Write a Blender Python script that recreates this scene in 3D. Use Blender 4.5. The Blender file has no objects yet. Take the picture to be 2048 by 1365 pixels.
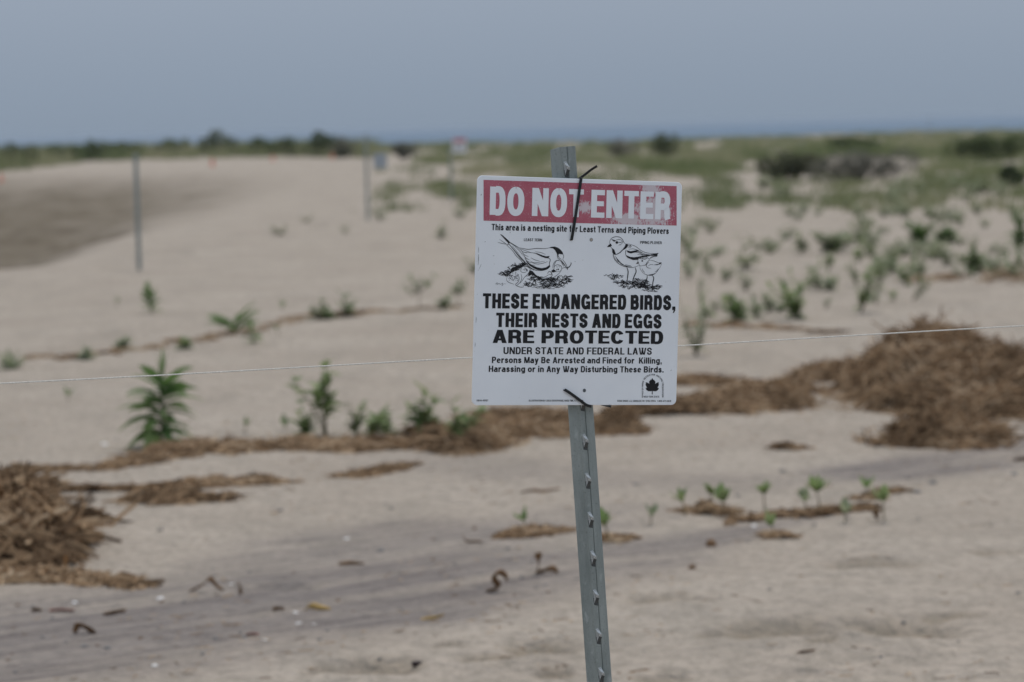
import bpy, math, random
import numpy as np

S = bpy.context.scene
COL = S.collection
RNG = np.random.default_rng(7)

# ------------------------------------------------------------------ camera
F = 5807.0                     # focal length in photo pixels (photo 2048 x 1365)
CAM = np.array([0.0, 0.0, 1.5])
PHI, TH = math.radians(1.37), math.atan(425.4 / F)
FW = np.array([0, math.cos(TH), -math.sin(TH)])
_u = np.array([0, math.sin(TH), math.cos(TH)])
_r = np.array([1.0, 0, 0])
CR = math.cos(PHI) * _r - math.sin(PHI) * _u
CU = math.sin(PHI) * _r + math.cos(PHI) * _u
from mathutils import Matrix, Vector
cd = bpy.data.cameras.new('camera')
cd.sensor_width = 36.0
cd.lens = F / 2048 * 36.0
cd.clip_start, cd.clip_end = 0.1, 60000
cd.dof.use_dof = True
cd.dof.focus_distance = 4.38
cd.dof.aperture_fstop = 6.4
cam = bpy.data.objects.new('camera', cd)
COL.objects.link(cam)
cam.matrix_world = Matrix(((CR[0], CU[0], -FW[0], CAM[0]), (CR[1], CU[1], -FW[1], CAM[1]), (CR[2], CU[2], -FW[2], CAM[2]), (0, 0, 0, 1)))
S.camera = cam

# ------------------------------------------------------------------ light
SUN_EL, SUN_AZ = math.radians(58), math.radians(12)     # sun ahead of the camera, a little to the right, behind haze
W = bpy.data.worlds.new('World')
S.world = W
W.use_nodes = True
nt = W.node_tree
bg = nt.nodes['Background']
sky = nt.nodes.new('ShaderNodeTexSky')
sky.sky_type = 'NISHITA'
sky.sun_disc = False
sky.sun_elevation, sky.sun_rotation = SUN_EL, SUN_AZ
sky.dust_density = 6.0
tc = nt.nodes.new('ShaderNodeTexCoord')
sep = nt.nodes.new('ShaderNodeSeparateXYZ')
nt.links.new(tc.outputs['Generated'], sep.inputs[0])
rp = nt.nodes.new('ShaderNodeValToRGB')
nt.links.new(sep.outputs['Z'], rp.inputs[0])
els = rp.color_ramp.elements
els[0].position, els[0].color = 0.0, (2.45, 3.05, 3.88, 1)
els[1].position, els[1].color = 1.0, (6.0, 6.4, 7.0, 1)
e = els.new(0.05); e.color = (2.85, 3.45, 4.35, 1)
e = els.new(0.4); e.color = (5.6, 6.5, 7.8, 1)
mx = nt.nodes.new('ShaderNodeMix')
mx.data_type = 'RGBA'
mx.inputs['Factor'].default_value = 0.9
nt.links.new(sky.outputs[0], mx.inputs['A'])
nt.links.new(rp.outputs[0], mx.inputs['B'])
nt.links.new(mx.outputs['Result'], bg.inputs['Color'])
bg.inputs['Strength'].default_value = 0.1
sl = bpy.data.lights.new('sun', 'SUN')
sl.energy, sl.angle, sl.color = 1.5, math.radians(14), (1.0, 0.93, 0.84)
so = bpy.data.objects.new('sun', sl)
COL.objects.link(so)
so.rotation_euler = Vector((-math.sin(SUN_AZ) * math.cos(SUN_EL), -math.cos(SUN_AZ) * math.cos(SUN_EL), -math.sin(SUN_EL))).to_track_quat('-Z', 'Y').to_euler()
so.location = (0, 0, 30)
S.view_settings.view_transform = 'Standard'
S.view_settings.look = 'None'
S.view_settings.exposure = 0.14
S.view_settings.gamma = 1.0
S.view_settings.use_curve_mapping = False
S.cycles.use_denoising = True
S.cycles.max_bounces = 6
S.cycles.volume_bounces = 1

# ------------------------------------------------------------------ helpers
def vhash(ix, iy, s):
    n = (ix.astype(np.int64) * 374761393 + iy.astype(np.int64) * 668265263 + s * 974711) & 0x7fffffff
    n = ((n ^ (n >> 13)) * 1274126177) & 0x7fffffff
    return ((n ^ (n >> 16)) & 0xffff) / 65535.0

def vn(x, y, s=0):
    x = np.asarray(x, float); y = np.asarray(y, float)
    ix, iy = np.floor(x), np.floor(y)
    fx, fy = x - ix, y - iy
    fx = fx * fx * (3 - 2 * fx); fy = fy * fy * (3 - 2 * fy)
    a = vhash(ix, iy, s); b = vhash(ix + 1, iy, s); c = vhash(ix, iy + 1, s); d = vhash(ix + 1, iy + 1, s)
    return (a * (1 - fx) + b * fx) * (1 - fy) + (c * (1 - fx) + d * fx) * fy - 0.5

def ss(a, b, x):
    t = np.clip((x - a) / (b - a), 0, 1)
    return t * t * (3 - 2 * t)

def ray(px, py):
    d = F * FW + (px - 1024) * CR - (py - 682.5) * CU
    return d

def flat(px, py, z=0.0):
    d = ray(px, py)
    t = (z - CAM[2]) / d[2]
    return CAM + d * t

def pxscale(y):
    return F / y               # photo pixels per metre at distance y

# hollows of old footprints and wheel marks in the near sand: px, py, half length px, half depth m, depth m
HOLLOWS = [(1345, 1203, 90, .13, .035), (1555, 1268, 110, .20, .045), (1790, 1272, 130, .2, .05), (1740, 1134, 85, .13, .035), (1640, 1306, 30, .05, .02),
           (1700, 1275, 60, .12, .025), (1085, 1302, 70, .14, .03), (745, 1338, 90, .14, .035), (900, 1293, 30, .07, .02), (650, 1343, 40, .1, .025), (1690, 1290, 50, .05, .03),
           (1110, 1352, 40, .08, .02), (980, 1325, 60, .06, .02), (1440, 1275, 40, .08, .02), (2010, 1110, 60, .1, .02), (1950, 1052, 25, .05, .02), (1900, 1240, 60, .08, .02),
           (1330, 1362, 50, .08, .02), (1600, 1358, 45, .06, .02), (330, 505, 45, 1.0, .12), (610, 455, 40, 1.5, .1), (200, 538, 30, .8, .08), (560, 1175, 90, .1, .02)]
HOL = [(flat(a, b)[:2], c / pxscale(flat(a, b)[1]), d, e) for a, b, c, d, e in HOLLOWS]

def swale_mask(x, y):
    edge = -6.0 + 0.35 * vn(y / 5.0, y * 0, 3) + 0.2 * vn(y / 1.6, x / 2, 4) - 0.0022 * np.maximum(y - 62, 0) ** 2 * 0.6
    sf = 1 + np.maximum(y - 40, 0) / 10
    m = ss(0.4 + .1 * sf, -1.0 * sf, x - edge + .25 * sf * vn(x / 1.1, y / 3.0, 6))
    return m * ss(33, 39, y) * ss(112, 80, y + 0.8 * x)

def zf(x, y):
    x = np.asarray(x, float); y = np.asarray(y, float)
    near = ss(90, 30, y)
    z = 0.07 * vn(x / 2.6 + .3, y / 4.5, 11) * near + 0.028 * vn(x / .7, y / .9, 12) * ss(40, 15, y) + .012 * vn(x / .25, y / .22, 13) * ss(26, 12, y)
    z = z + 0.45 * vn(x / 14., y / 26., 14) * ss(50, 130, y) + 0.2 * vn(x / 5., y / 9., 15) * ss(40, 80, y)
    z = z - 0.55 * swale_mask(x, y) + .22 * swale_mask(x, y) * vn(x / 1.2, y / 2.4, 19)
    for (c, rx, ry, dp) in HOL:
        q = ((x - c[0]) / rx) ** 2 + ((y - c[1]) / ry) ** 2
        z = z - 1.35 * dp * np.exp(-q ** 2.2) + dp * .5 * np.exp(-((x - c[0]) / rx) ** 2 - ((y - c[1] + ry * 1.5) / ry * 1.4) ** 2)
    z = z - 5.5 * ss(294, 375, y)
    return z

def G(px, py):
    """ground point seen at a photo pixel"""
    z = 0.0
    for _ in range(8):
        p = flat(px, py, z)
        if not (0 < p[1] < 305):
            p = CAM + ray(px, py) * (290 / ray(px, py)[1])
        z = 0.5 * z + 0.5 * float(zf(p[0], p[1]))
    return np.array([p[0], p[1], float(zf(p[0], p[1]))])

def GV(q):
    q = np.array(q, float)
    D = F * FW[None] + (q[:, :1] - 1024) * CR[None] - (q[:, 1:] - 682.5) * CU[None]
    z = np.zeros(len(q))
    for _ in range(8):
        t = (z - CAM[2]) / np.minimum(D[:, 2], -1e-6)
        y = D[:, 1] * t; t = np.where(y > 305, (286 + 8 * vn(q[:, 0], q[:, 1] * 3, 5) * 2) / D[:, 1], t)
        P = CAM[None] + D * t[:, None]
        z = .5 * z + .5 * zf(P[:, 0], P[:, 1])
    P[:, 2] = zf(P[:, 0], P[:, 1])
    return P

def mesh(name, v, f, mat=None, parent=None, smooth=False, attrs=None):
    me = bpy.data.meshes.new(name)
    me.from_pydata([tuple(map(float, p)) for p in v] if not isinstance(v, np.ndarray) else v.tolist(), [], f.tolist() if isinstance(f, np.ndarray) else f)
    if smooth:
        me.polygons.foreach_set('use_smooth', [True] * len(me.polygons))
    for k, a in (attrs or {}).items():
        at = me.attributes.new(k, 'FLOAT', 'POINT')
        at.data.foreach_set('value', np.asarray(a, np.float32))
    if mat: me.materials.append(mat)
    me.update()
    o = bpy.data.objects.new(name, me)
    COL.objects.link(o)
    if parent is not None: o.parent = parent
    return o

def empty(name, loc=(0, 0, 0)):
    o = bpy.data.objects.new(name, None)
    o.empty_display_size = .1
    o.location = loc
    COL.objects.link(o)
    return o

def tag(o, label=None, cat=None, group=None, kind=None):
    if label: o['label'] = label
    if cat: o['category'] = cat
    if group: o['group'] = group
    if kind: o['kind'] = kind
    return o

class MB:
    def __init__(s): s.v, s.f, s.t = [], [], []
    def add(s, v, f, t=0.5):
        n = len(s.v); s.v += [tuple(p) for p in v]; s.f += [tuple(i + n for i in q) for q in f]; s.t += [t] * len(v)
    def build(s, name, mat, parent=None, smooth=False): return mesh(name, s.v, s.f, mat, parent, smooth, {'tint': s.t})

def tube(mb, pts, rad, n=5, t=.5):
    pts = [np.array(p, float) for p in pts]
    v, f = [], []
    for i, p in enumerate(pts):
        d = pts[min(i + 1, len(pts) - 1)] - pts[max(i - 1, 0)]
        d = d / (np.linalg.norm(d) + 1e-12)
        a = np.cross(d, (0.3, 0.2, 0.93) if abs(d[2]) < .9 else (1, 0, 0)); a /= np.linalg.norm(a)
        b = np.cross(d, a)
        r = rad[i] if hasattr(rad, '__len__') else rad
        for k in range(n):
            q = 2 * math.pi * k / n
            v.append(p + r * (math.cos(q) * a + math.sin(q) * b))
    for i in range(len(pts) - 1):
        for k in range(n):
            f.append((i * n + k, i * n + (k + 1) % n, (i + 1) * n + (k + 1) % n, (i + 1) * n + k))
    f.append(tuple(range(n - 1, -1, -1))); f.append(tuple(range((len(pts) - 1) * n, len(pts) * n)))
    mb.add(v, f, t)

# ------------------------------------------------------------------ materials
def mat(name, rough=.8, spec=.3):
    m = bpy.data.materials.new(name); m.use_nodes = True
    b = m.node_tree.nodes['Principled BSDF']
    b.inputs['Roughness'].default_value = rough
    b.inputs['Specular IOR Level'].default_value = spec
    return m, m.node_tree, b

def node(t, typ, **kw):
    n = t.nodes.new(typ)
    for k, v in kw.items(): setattr(n, k, v)
    return n

def noise(t, scale, detail=4, vec=None, rough=.55):
    n = node(t, 'ShaderNodeTexNoise'); n.inputs['Scale'].default_value = scale; n.inputs['Detail'].default_value = detail; n.inputs['Roughness'].default_value = rough
    if vec is not None: t.links.new(vec, n.inputs['Vector'])
    return n.outputs[0]

def ramp(t, src, *stops):
    r = node(t, 'ShaderNodeValToRGB')
    e = r.color_ramp.elements
    while len(e) > 1: e.remove(e[-1])
    for i, (p, c) in enumerate(stops):
        if not hasattr(c, '__len__'): c = (c, c, c)
        q = e[0] if i == 0 else e.new(p)
        q.position = p; q.color = (*c, 1)
    t.links.new(src, r.inputs[0])
    return r.outputs[0]

def mix(t, fac, a, b, mode='MIX'):
    m = node(t, 'ShaderNodeMix', data_type='RGBA', blend_type=mode)
    for s, k in ((fac, 'Factor'), (a, 'A'), (b, 'B')):
        i = [x for x in m.inputs if x.name == k and (x.type == 'VALUE' if k == 'Factor' else x.type == 'RGBA')][0]
        if hasattr(s, 'is_output'): t.links.new(s, i)
        elif k == 'Factor': i.default_value = s
        else: i.default_value = (*s, 1)
    return [x for x in m.outputs if x.type == 'RGBA'][0]

def math_(t, op, a, b=0.0):
    m = node(t, 'ShaderNodeMath', operation=op)
    for i, s in enumerate((a, b)):
        if hasattr(s, 'is_output'): t.links.new(s, m.inputs[i])
        else: m.inputs[i].default_value = s
    return m.outputs[0]

def attr(t, name):
    a = node(t, 'ShaderNodeAttribute'); a.attribute_name = name
    return a.outputs['Fac']

def objco(t): return node(t, 'ShaderNodeTexCoord').outputs['Object']

def mapped(t, vec, scale, rotz=0.0, loc=(0, 0, 0)):
    m = node(t, 'ShaderNodeMapping'); m.inputs['Scale'].default_value = scale; m.inputs['Rotation'].default_value = (0, 0, rotz); m.inputs['Location'].default_value = loc
    t.links.new(vec, m.inputs['Vector'])
    return m.outputs[0]

def bump(t, b, src, dist, strength=1.0):
    n = node(t, 'ShaderNodeBump'); n.inputs['Distance'].default_value = dist; n.inputs['Strength'].default_value = strength
    t.links.new(src, n.inputs['Height']); t.links.new(n.outputs[0], b.inputs['Normal'])

# sand
M_SAND, t, b = mat('sand', .95, .12)
oc = objco(t)
rot2 = node(t, 'ShaderNodeVectorRotate', rotation_type='Z_AXIS'); rot2.inputs['Angle'].default_value = -math.radians(35); t.links.new(oc, rot2.inputs['Vector'])
st = mapped(t, rot2.outputs[0], (.5, 3.2, 1))
c = mix(t, ramp(t, noise(t, .9, 5, oc), (.35, 0), (.65, 1)), (.396, .337, .281), (.458, .397, .336))
c = mix(t, math_(t, 'MULTIPLY', ramp(t, noise(t, 9, 6, oc), (.45, 0), (.75, 1)), .35), c, (.255, .228, .19))
c = mix(t, ramp(t, noise(t, 60, 3, oc), (.60, 0), (.72, .45)), c, (.23, .2, .175))
c = mix(t, ramp(t, noise(t, 95, 2, mapped(t, oc, (1, 1, 1), 0, (7, 3, 1))), (.66, 0), (.74, .5)), c, (.52, .49, .46))
mi = math_(t, 'MULTIPLY', attr(t, 'mineral'), ramp(t, noise(t, 1.6, 8, st, .68), (.33, .2), (.55, 1)))
mi = mix(t, mi, (0, 0, 0), (1, 1, 1))
mi2 = math_(t, 'MULTIPLY', mi, ramp(t, noise(t, 7, 6, st, .7), (.3, .6), (.6, 1)))
c = mix(t, ramp(t, noise(t, 2.2, 6, mapped(t, oc, (1, .4, 1), 0, (2, 5, 0)), .65), (.5, 0), (.72, .55)), c, (.262, .234, .197))
c = mix(t, math_(t, 'MULTIPLY', attr(t, 'hollow_tan'), ramp(t, noise(t, 12, 5, oc), (.3, .5), (.6, 1))), c, (.262, .214, .156))
c = mix(t, ramp(t, noise(t, 26, 5, mapped(t, oc, (1, .6, 1), 0, (1, 9, 0)), .7), (.44, 0), (.68, .75)), c, (.245, .218, .178))
c = mix(t, math_(t, 'MULTIPLY', mi, .8), c, (.20, .178, .17))
c = mix(t, math_(t, 'MULTIPLY', mi2, ramp(t, noise(t, 3.5, 7, mapped(t, rot2.outputs[0], (.35, 4.5, 1)), .7), (.47, 0), (.62, .85))), c, (.085, .072, .074))
da = math_(t, 'MULTIPLY', attr(t, 'swale_tone'), ramp(t, noise(t, .8, 7, mapped(t, oc, (1, .35, 1)), .65), (.3, .6), (.65, 1)))
c = mix(t, da, c, (.128, .104, .07))
c = mix(t, math_(t, 'MULTIPLY', attr(t, 'swale_tone'), ramp(t, noise(t, .9, 6, mapped(t, oc, (1, .25, 1), 0, (4, 1, 0)), .7), (.52, 0), (.64, .6))), c, (.075, .055, .035))
c = mix(t, math_(t, 'MULTIPLY', attr(t, 'mineral'), ramp(t, noise(t, 18, 4, mapped(t, rot2.outputs[0], (.6, 2, 1)), .7), (.56, 0), (.66, .7))), c, (.075, .062, .06))
t.links.new(c, b.inputs['Base Color'])
h = math_(t, 'ADD', noise(t, 14, 5, oc), math_(t, 'MULTIPLY', noise(t, 120, 3, oc), .2))
h = math_(t, 'ADD', h, math_(t, 'MULTIPLY', noise(t, 5, 4, mapped(t, oc, (1, .7, 1))), 1.6))
bump(t, b, h, .045, .9)

def veg_mat(name, c0, c1, c2):
    m, t, b = mat(name, .6, .25)
    oi = node(t, 'ShaderNodeObjectInfo')
    c = ramp(t, attr(t, 'tint'), (0, c0), (.5, c1), (1, c2))
    c = mix(t, math_(t, 'MULTIPLY', oi.outputs['Random'], .25), c, (.20, .20, .11))
    c = mix(t, ramp(t, noise(t, 30, 3, objco(t)), (.5, 0), (.8, .3)), c, c0)
    t.links.new(c, b.inputs['Base Color'])
    tr = node(t, 'ShaderNodeBsdfTranslucent'); t.links.new(c, tr.inputs['Color'])
    ms = node(t, 'ShaderNodeMixShader'); ms.inputs[0].default_value = .40
    t.links.new(b.outputs[0], ms.inputs[1]); t.links.new(tr.outputs[0], ms.inputs[2])
    t.links.new(ms.outputs[0], t.nodes['Material Output'].inputs['Surface'])
    return m

M_GREEN = veg_mat('dark_leaf', (.08, .155, .045), (.135, .225, .075), (.22, .29, .11))
M_FRESH = veg_mat('fresh_leaf', (.145, .24, .085), (.225, .32, .125), (.33, .38, .18))
M_SAGE = veg_mat('sage_leaf', (.19, .24, .14), (.27, .32, .19), (.36, .38, .25))
M_GRASS = veg_mat('beach_grass', (.09, .13, .05), (.195, .22, .105), (.36, .34, .22))
M_SCRUB = veg_mat('scrub_leaf', (.04, .065, .03), (.075, .105, .045), (.13, .15, .065))
M_TWIG = veg_mat('bare_twig', (.11, .11, .09), (.155, .155, .125), (.21, .20, .16))
M_STEM, t, b = mat('stem', .8)
t.links.new(mix(t, noise(t, 40, 3, objco(t)), (.10, .12, .05), (.16, .11, .06)), b.inputs['Base Color'])
M_STRAW, t, b = mat('wrack_straw', .9, .15)
c = ramp(t, attr(t, 'tint'), (0, (.08, .047, .025)), (.3, (.25, .158, .088)), (.7, (.46, .31, .18)), (1, (.68, .51, .34)))
t.links.new(mix(t, ramp(t, noise(t, 60, 3, objco(t)), (.45, 0), (.75, .4)), c, (.09, .065, .045)), b.inputs['Base Color'])
M_MAT, t, b = mat('wrack_base', .95, .1)
t.links.new(ramp(t, noise(t, 38, 6, objco(t), .7), (.3, (.045, .029, .018)), (.5, (.13, .086, .054)), (.7, (.30, .21, .135))), b.inputs['Base Color'])  # dark tones put the shade of gaps between stalks into the colour
bump(t, b, noise(t, 50, 5, objco(t)), .03)

def plain(name, col, rough=.6, spec=.3, metal=0.0, nscale=60, var=.25):
    m, t, b = mat(name, rough, spec)
    b.inputs['Metallic'].default_value = metal
    c = mix(t, ramp(t, noise(t, nscale, 4, objco(t)), (.35, 0), (.7, 1)), tuple(x * (1 - var) for x in col), tuple(min(1, x * (1 + var)) for x in col))
    t.links.new(c, b.inputs['Base Color'])
    return m

M_STEEL, t, b = mat('galvanised_steel', .55, .4)
b.inputs['Metallic'].default_value = .35
oc = objco(t)
c = mix(t, ramp(t, noise(t, 35, 6, mapped(t, oc, (1, 1, .25)), .65), (.32, 0), (.68, 1)), (.205, .232, .222), (.33, .36, .343))
c = mix(t, ramp(t, noise(t, 420, 2, oc), (.62, 0), (.72, .6)), c, (.11, .12, .12))
c = mix(t, ramp(t, noise(t, 90, 5, mapped(t, oc, (1, 1, .5), 0, (3, 1, 2))), (.60, 0), (.72, .55)), c, (.45, .48, .475))
t.links.new(c, b.inputs['Base Color'])
bump(t, b, noise(t, 300, 3, oc), .0006)
M_LUG = plain('lit_zinc', (.44, .46, .46), .45, .5, .3, 300, .4)  # paler than the post: light on the lug tops put into the colour
M_LUGSHADE = plain('lug_shade', (.09, .095, .095), .6, .3, .2, 200)  # shade of the lug underside and the punched hole, put into the colour
M_TIE = plain('black_nylon', (.011, .012, .013), .38, .4, 0, 200)
M_INK = plain('black_ink', (.012, .012, .014), .5, .3, 0, 900)
M_HOLE = plain('hole_shadow', (.12, .13, .14), .8)
M_PALEHOLE = plain('hole_pale', (.42, .38, .33), .8)
M_STRING = plain('twine', (.74, .71, .65), .9, .1, 0, 600)
M_PEBBLE = plain('pebble', (.19, .185, .18), .8, .2, 0, 120, .35)
M_SHELL = plain('shell', (.78, .76, .74), .5, .3, 0, 150, .08)
M_KELP = plain('dried_seaweed', (.15, .08, .035), .7, .3, 0, 90, .45)
M_YELLOW = plain('yellow_straw', (.42, .28, .10), .8, .2, 0, 90)
M_ORANGE = plain('orange_plastic', (.62, .13, .06), .5, .4, 0, 40, .1)
M_ALU = plain('bare_aluminium', (.36, .39, .42), .5, .4, .2, 60, .1)
M_FARWHITE = plain('white_enamel', (.72, .73, .75), .4, .4, 0, 30, .05)
M_FARRED = plain('faded_red', (.48, .12, .15), .5, .3, 0, 60, .15)

# white enamel of the near sign: faint grime
M_WHITE, t, b = mat('sign_white', .35, .4)
oc = objco(t)
c = mix(t, ramp(t, noise(t, 9, 5, oc), (.4, 0), (.75, 1)), (.84, .865, .89), (.78, .805, .835))
c = mix(t, ramp(t, noise(t, 260, 2, oc), (.715, 0), (.745, .5)), c, (.45, .43, .40))
t.links.new(c, b.inputs['Base Color'])
# red band: faded, speckled, scraped through to the white in places
M_RED, t, b = mat('sign_red', .5, .3)
oc = objco(t)
def blob(cx, cz, rx, rz):
    m = mapped(t, oc, (1 / rx, 0, 1 / rz), 0, (-cx / rx, 0, -cz / rz))
    l = node(t, 'ShaderNodeVectorMath', operation='LENGTH'); t.links.new(m, l.inputs[0])
    return ramp(t, l.outputs['Value'], (0, 1), (1, 0))
RED_T, RED_OC, RED_B = t, oc, b
# ------------------------------------------------------------------ ground
ys = np.concatenate([np.linspace(-25, 4.9, 40), np.geomspace(5, 30, 520), np.geomspace(30.08, 130, 360), np.geomspace(130.5, 440, 150)])
ts = np.linspace(-1, 1, 521)
Wd = 14 + .62 * np.maximum(ys, 0)
X = Wd[:, None] * (np.sinh(3.6 * ts) / math.sinh(3.6))[None, :]
Y = np.repeat(ys[:, None], len(ts), 1)
Z = zf(X, Y)
def band(pts):
    """soft mask of distance to a line of (px, py, half width m, strength) in ground metres"""
    P = [(flat(a, b)[:2], w, s) for a, b, w, s in pts]
    out = np.zeros_like(X)
    ok = (Y > 5) & (Y < 24) & (np.abs(X) < 8)
    x, y = X[ok], Y[ok]
    best = np.zeros_like(x)
    wx = x + .25 * vn(x / .8, y / .8, 31) ; wy = y + .5 * vn(x / .9, y / .9, 32)
    for (p, w0, s0), (q, w1, s1) in zip(P, P[1:]):
        d = q - p; L = d @ d
        u = np.clip(((wx - p[0]) * d[0] + (wy - p[1]) * d[1]) / L, 0, 1)
        dist = np.hypot(wx - p[0] - u * d[0], wy - p[1] - u * d[1])
        w = w0 + (w1 - w0) * u
        best = np.maximum(best, (s0 + (s1 - s0) * u) * ss(1.15, .35, dist / w))
    out[ok] = best
    return out
mineral = np.maximum.reduce([
    band([(-350, 1330, .95, 1), (0, 1270, .95, 1), (300, 1235, .95, 1), (560, 1205, .9, 1), (760, 1170, .8, .95), (960, 1140, .7, .85), (1160, 1120, .45, .75), (1300, 1085, .3, .8), (1480, 1052, .16, .7), (1640, 1030, .1, .35)]),
    band([(380, 1150, .25, .4), (650, 1105, .5, .6), (860, 1075, .5, .65), (1060, 1060, .35, .45), (1290, 1020, .3, .35)]),
    band([(560, 1272, .12, .7), (700, 1252, .2, 1.0), (860, 1238, .18, 1.), (960, 1205, .12, .7), (1150, 1168, .1, .9)]),
    band([(1640, 958, .2, .3), (1740, 938, .4, .85), (1880, 920, .45, .95), (2000, 900, .3, .8), (2200, 870, .4, .9), (2400, 850, .4, .9)]),
    band([(-300, 1240, .4, .5), (0, 1215, .3, .6), (140, 1185, .15, .5), (300, 1200, .1, .2)]),
    band([(560, 880, .2, .0), (900, 930, .4, .25), (1280, 960, .5, .3), (1500, 960, .4, .3)])])
swale_tone = swale_mask(X, Y)  # sand colour gets darker and browner inside the swale
nr, nc = X.shape
idx = np.arange(nr * nc).reshape(nr, nc)
faces = np.stack([idx[:-1, :-1], idx[:-1, 1:], idx[1:, 1:], idx[1:, :-1]], -1).reshape(-1, 4)
me = bpy.data.meshes.new('ground')
me.vertices.add(nr * nc); me.vertices.foreach_set('co', np.stack([X, Y, Z], -1).astype(np.float32).ravel())
me.loops.add(faces.size); me.loops.foreach_set('vertex_index', faces.astype(np.int32).ravel())
me.polygons.add(len(faces)); me.polygons.foreach_set('loop_start', np.arange(0, faces.size, 4, dtype=np.int32))
me.polygons.foreach_set('use_smooth', np.ones(len(faces), bool))
hollow_tan = np.zeros_like(X)  # sand colour turns darker tan inside the near hollows
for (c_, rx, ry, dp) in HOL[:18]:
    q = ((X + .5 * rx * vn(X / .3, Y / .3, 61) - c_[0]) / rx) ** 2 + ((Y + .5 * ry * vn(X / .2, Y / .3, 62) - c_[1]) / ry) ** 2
    hollow_tan = np.maximum(hollow_tan, np.exp(-q ** 2))
for k, a in (('mineral', mineral), ('swale_tone', swale_tone), ('hollow_tan', hollow_tan)):
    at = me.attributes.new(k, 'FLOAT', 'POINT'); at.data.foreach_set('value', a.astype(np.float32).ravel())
me.update(calc_edges=True); me.validate()
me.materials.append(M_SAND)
g = bpy.data.objects.new('ground', me); COL.objects.link(g); tag(g, kind='structure')

# ------------------------------------------------------------------ sea
M_SEA, t, b = mat('sea_water', .8, .1)
b.inputs['Base Color'].default_value = (.12, .18, .255, 1)
bump(t, b, noise(t, .12, 6, mapped(t, objco(t), (1, .35, 1))), 1.6, 1)
xs = np.array([-30000, -3000, -600, 0, 600, 3000, 30000.]); yy = np.array([380, 700, 1500, 4000, 12000, 30000.])
v = [(x, y, -3.2) for y in yy for x in xs]
f = [(j * 7 + i, j * 7 + i + 1, j * 7 + i + 8, j * 7 + i + 7) for j in range(5) for i in range(6)]
tag(mesh('sea', v, f, M_SEA), kind='structure')

# ------------------------------------------------------------------ near sign
SC = np.array([0.1028941, 4.4, 1.24960247])
SX = np.array([0.9100025, 0.41024229, -0.05997266]); SZ = np.array([0.04900004, 0.03721911, 0.99810507]); SN = np.array([0.41169704, -0.91121677, 0.0137676])
SW, SH = .34438443, .34359177

def SP(px, py):
    """photo pixel -> (x, z) on the face of the sign, metres from its centre"""
    d = ray(px, py)
    q = CAM + d * (((SC - CAM) @ SN) / (d @ SN)) - SC
    return np.array([q @ SX, q @ SZ])

sign = empty('warning_sign')
tag(sign, 'large white metal sign with a faded red band reading DO NOT ENTER', 'sign')
sign.matrix_world = Matrix(((SX[0], -SN[0], SZ[0], SC[0]), (SX[1], -SN[1], SZ[1], SC[1]), (SX[2], -SN[2], SZ[2], SC[2]), (0, 0, 0, 1)))
# sign-local: x right, y away from the reader, z up; printed layers sit at small negative y

def rrect(w, h, r, n=8):
    out = []
    for cx, cz, a in ((w / 2 - r, h / 2 - r, 0), (-w / 2 + r, h / 2 - r, 90), (-w / 2 + r, -h / 2 + r, 180), (w / 2 - r, -h / 2 + r, 270)):
        for k in range(n + 1):
            q = math.radians(a + 90 * k / n); out.append((cx + r * math.cos(q), cz + r * math.sin(q)))
    return out
o_ = rrect(SW, SH, .0085); i_ = rrect(SW - .0012, SH - .0012, .008)
n = len(o_)
v = [(x, 0, z) for x, z in i_] + [(x, .0005, z) for x, z in o_] + [(x, .0016, z) for x, z in o_]
f = [tuple(range(n))[::-1], tuple(range(2 * n, 3 * n))]
for k in range(n):
    j = (k + 1) % n
    f += [(k, j, n + j, n + k)[::-1], (n + k, n + j, 2 * n + j, 2 * n + k)[::-1]]
mesh('panel', v, f, M_WHITE, sign)

class Ink:
    """flat printed shapes at small depths in front of the panel"""
    def __init__(s, y0=-.0003): s.mb = MB(); s.y = y0; s.k = 0
    def lift(s): s.k += 1; return s.y - 2e-6 * (s.k % 40)
    def poly(s, pts):
        y = s.lift(); s.mb.add([(p[0], y, p[1]) for p in pts], [tuple(range(len(pts)))])
    def strip(s, pts, w):
        y = s.lift(); P = np.array(pts, float)
        if len(P) < 2: return
        d = np.gradient(P, axis=0) if len(P) > 2 else np.repeat((P[1] - P[0])[None], 2, 0)
        d /= np.linalg.norm(d, axis=1)[:, None] + 1e-12
        nn = np.stack([-d[:, 1], d[:, 0]], 1)
        ww = (np.full(len(P), w) if not hasattr(w, '__len__') else np.interp(np.linspace(0, 1, len(P)), np.linspace(0, 1, len(w)), w))[:, None] / 2
        A, B = P + nn * ww, P - nn * ww
        v = []
        for a, q in zip(A, B): v += [(a[0], y, a[1]), (q[0], y, q[1])]
        s.mb.add(v, [(2 * i, 2 * i + 1, 2 * i + 3, 2 * i + 2) for i in range(len(P) - 1)])
    def build(s, name, m, parent=sign): return s.mb.build(name, m, parent)

def cr(pts, n=6):
    """smooth curve through points"""
    P = [np.array(p, float) for p in pts]
    if len(P) < 3: return P
    P = [2 * P[0] - P[1]] + P + [2 * P[-1] - P[-2]]
    out = []
    for i in range(1, len(P) - 2):
        for k in range(n):
            u = k / n; a, b, c, d = P[i - 1:i + 3]
            out.append(.5 * (2 * b + (c - a) * u + (2 * a - 5 * b + 4 * c - d) * u * u + (3 * b - a - 3 * c + d) * u ** 3))
    out.append(P[-2])
    return out

# ---- lettering drawn as bold strokes
def ell(cx, cy, rx, ry, a0, a1, n=18, e=2.35):
    out = []
    for k in range(n + 1):
        q = math.radians(a0 + (a1 - a0) * k / n); c, s = math.cos(q), math.sin(q)
        out.append((cx + rx * math.copysign(abs(c) ** (2 / e), c), cy + ry * math.copysign(abs(s) ** (2 / e), s)))
    return out

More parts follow.
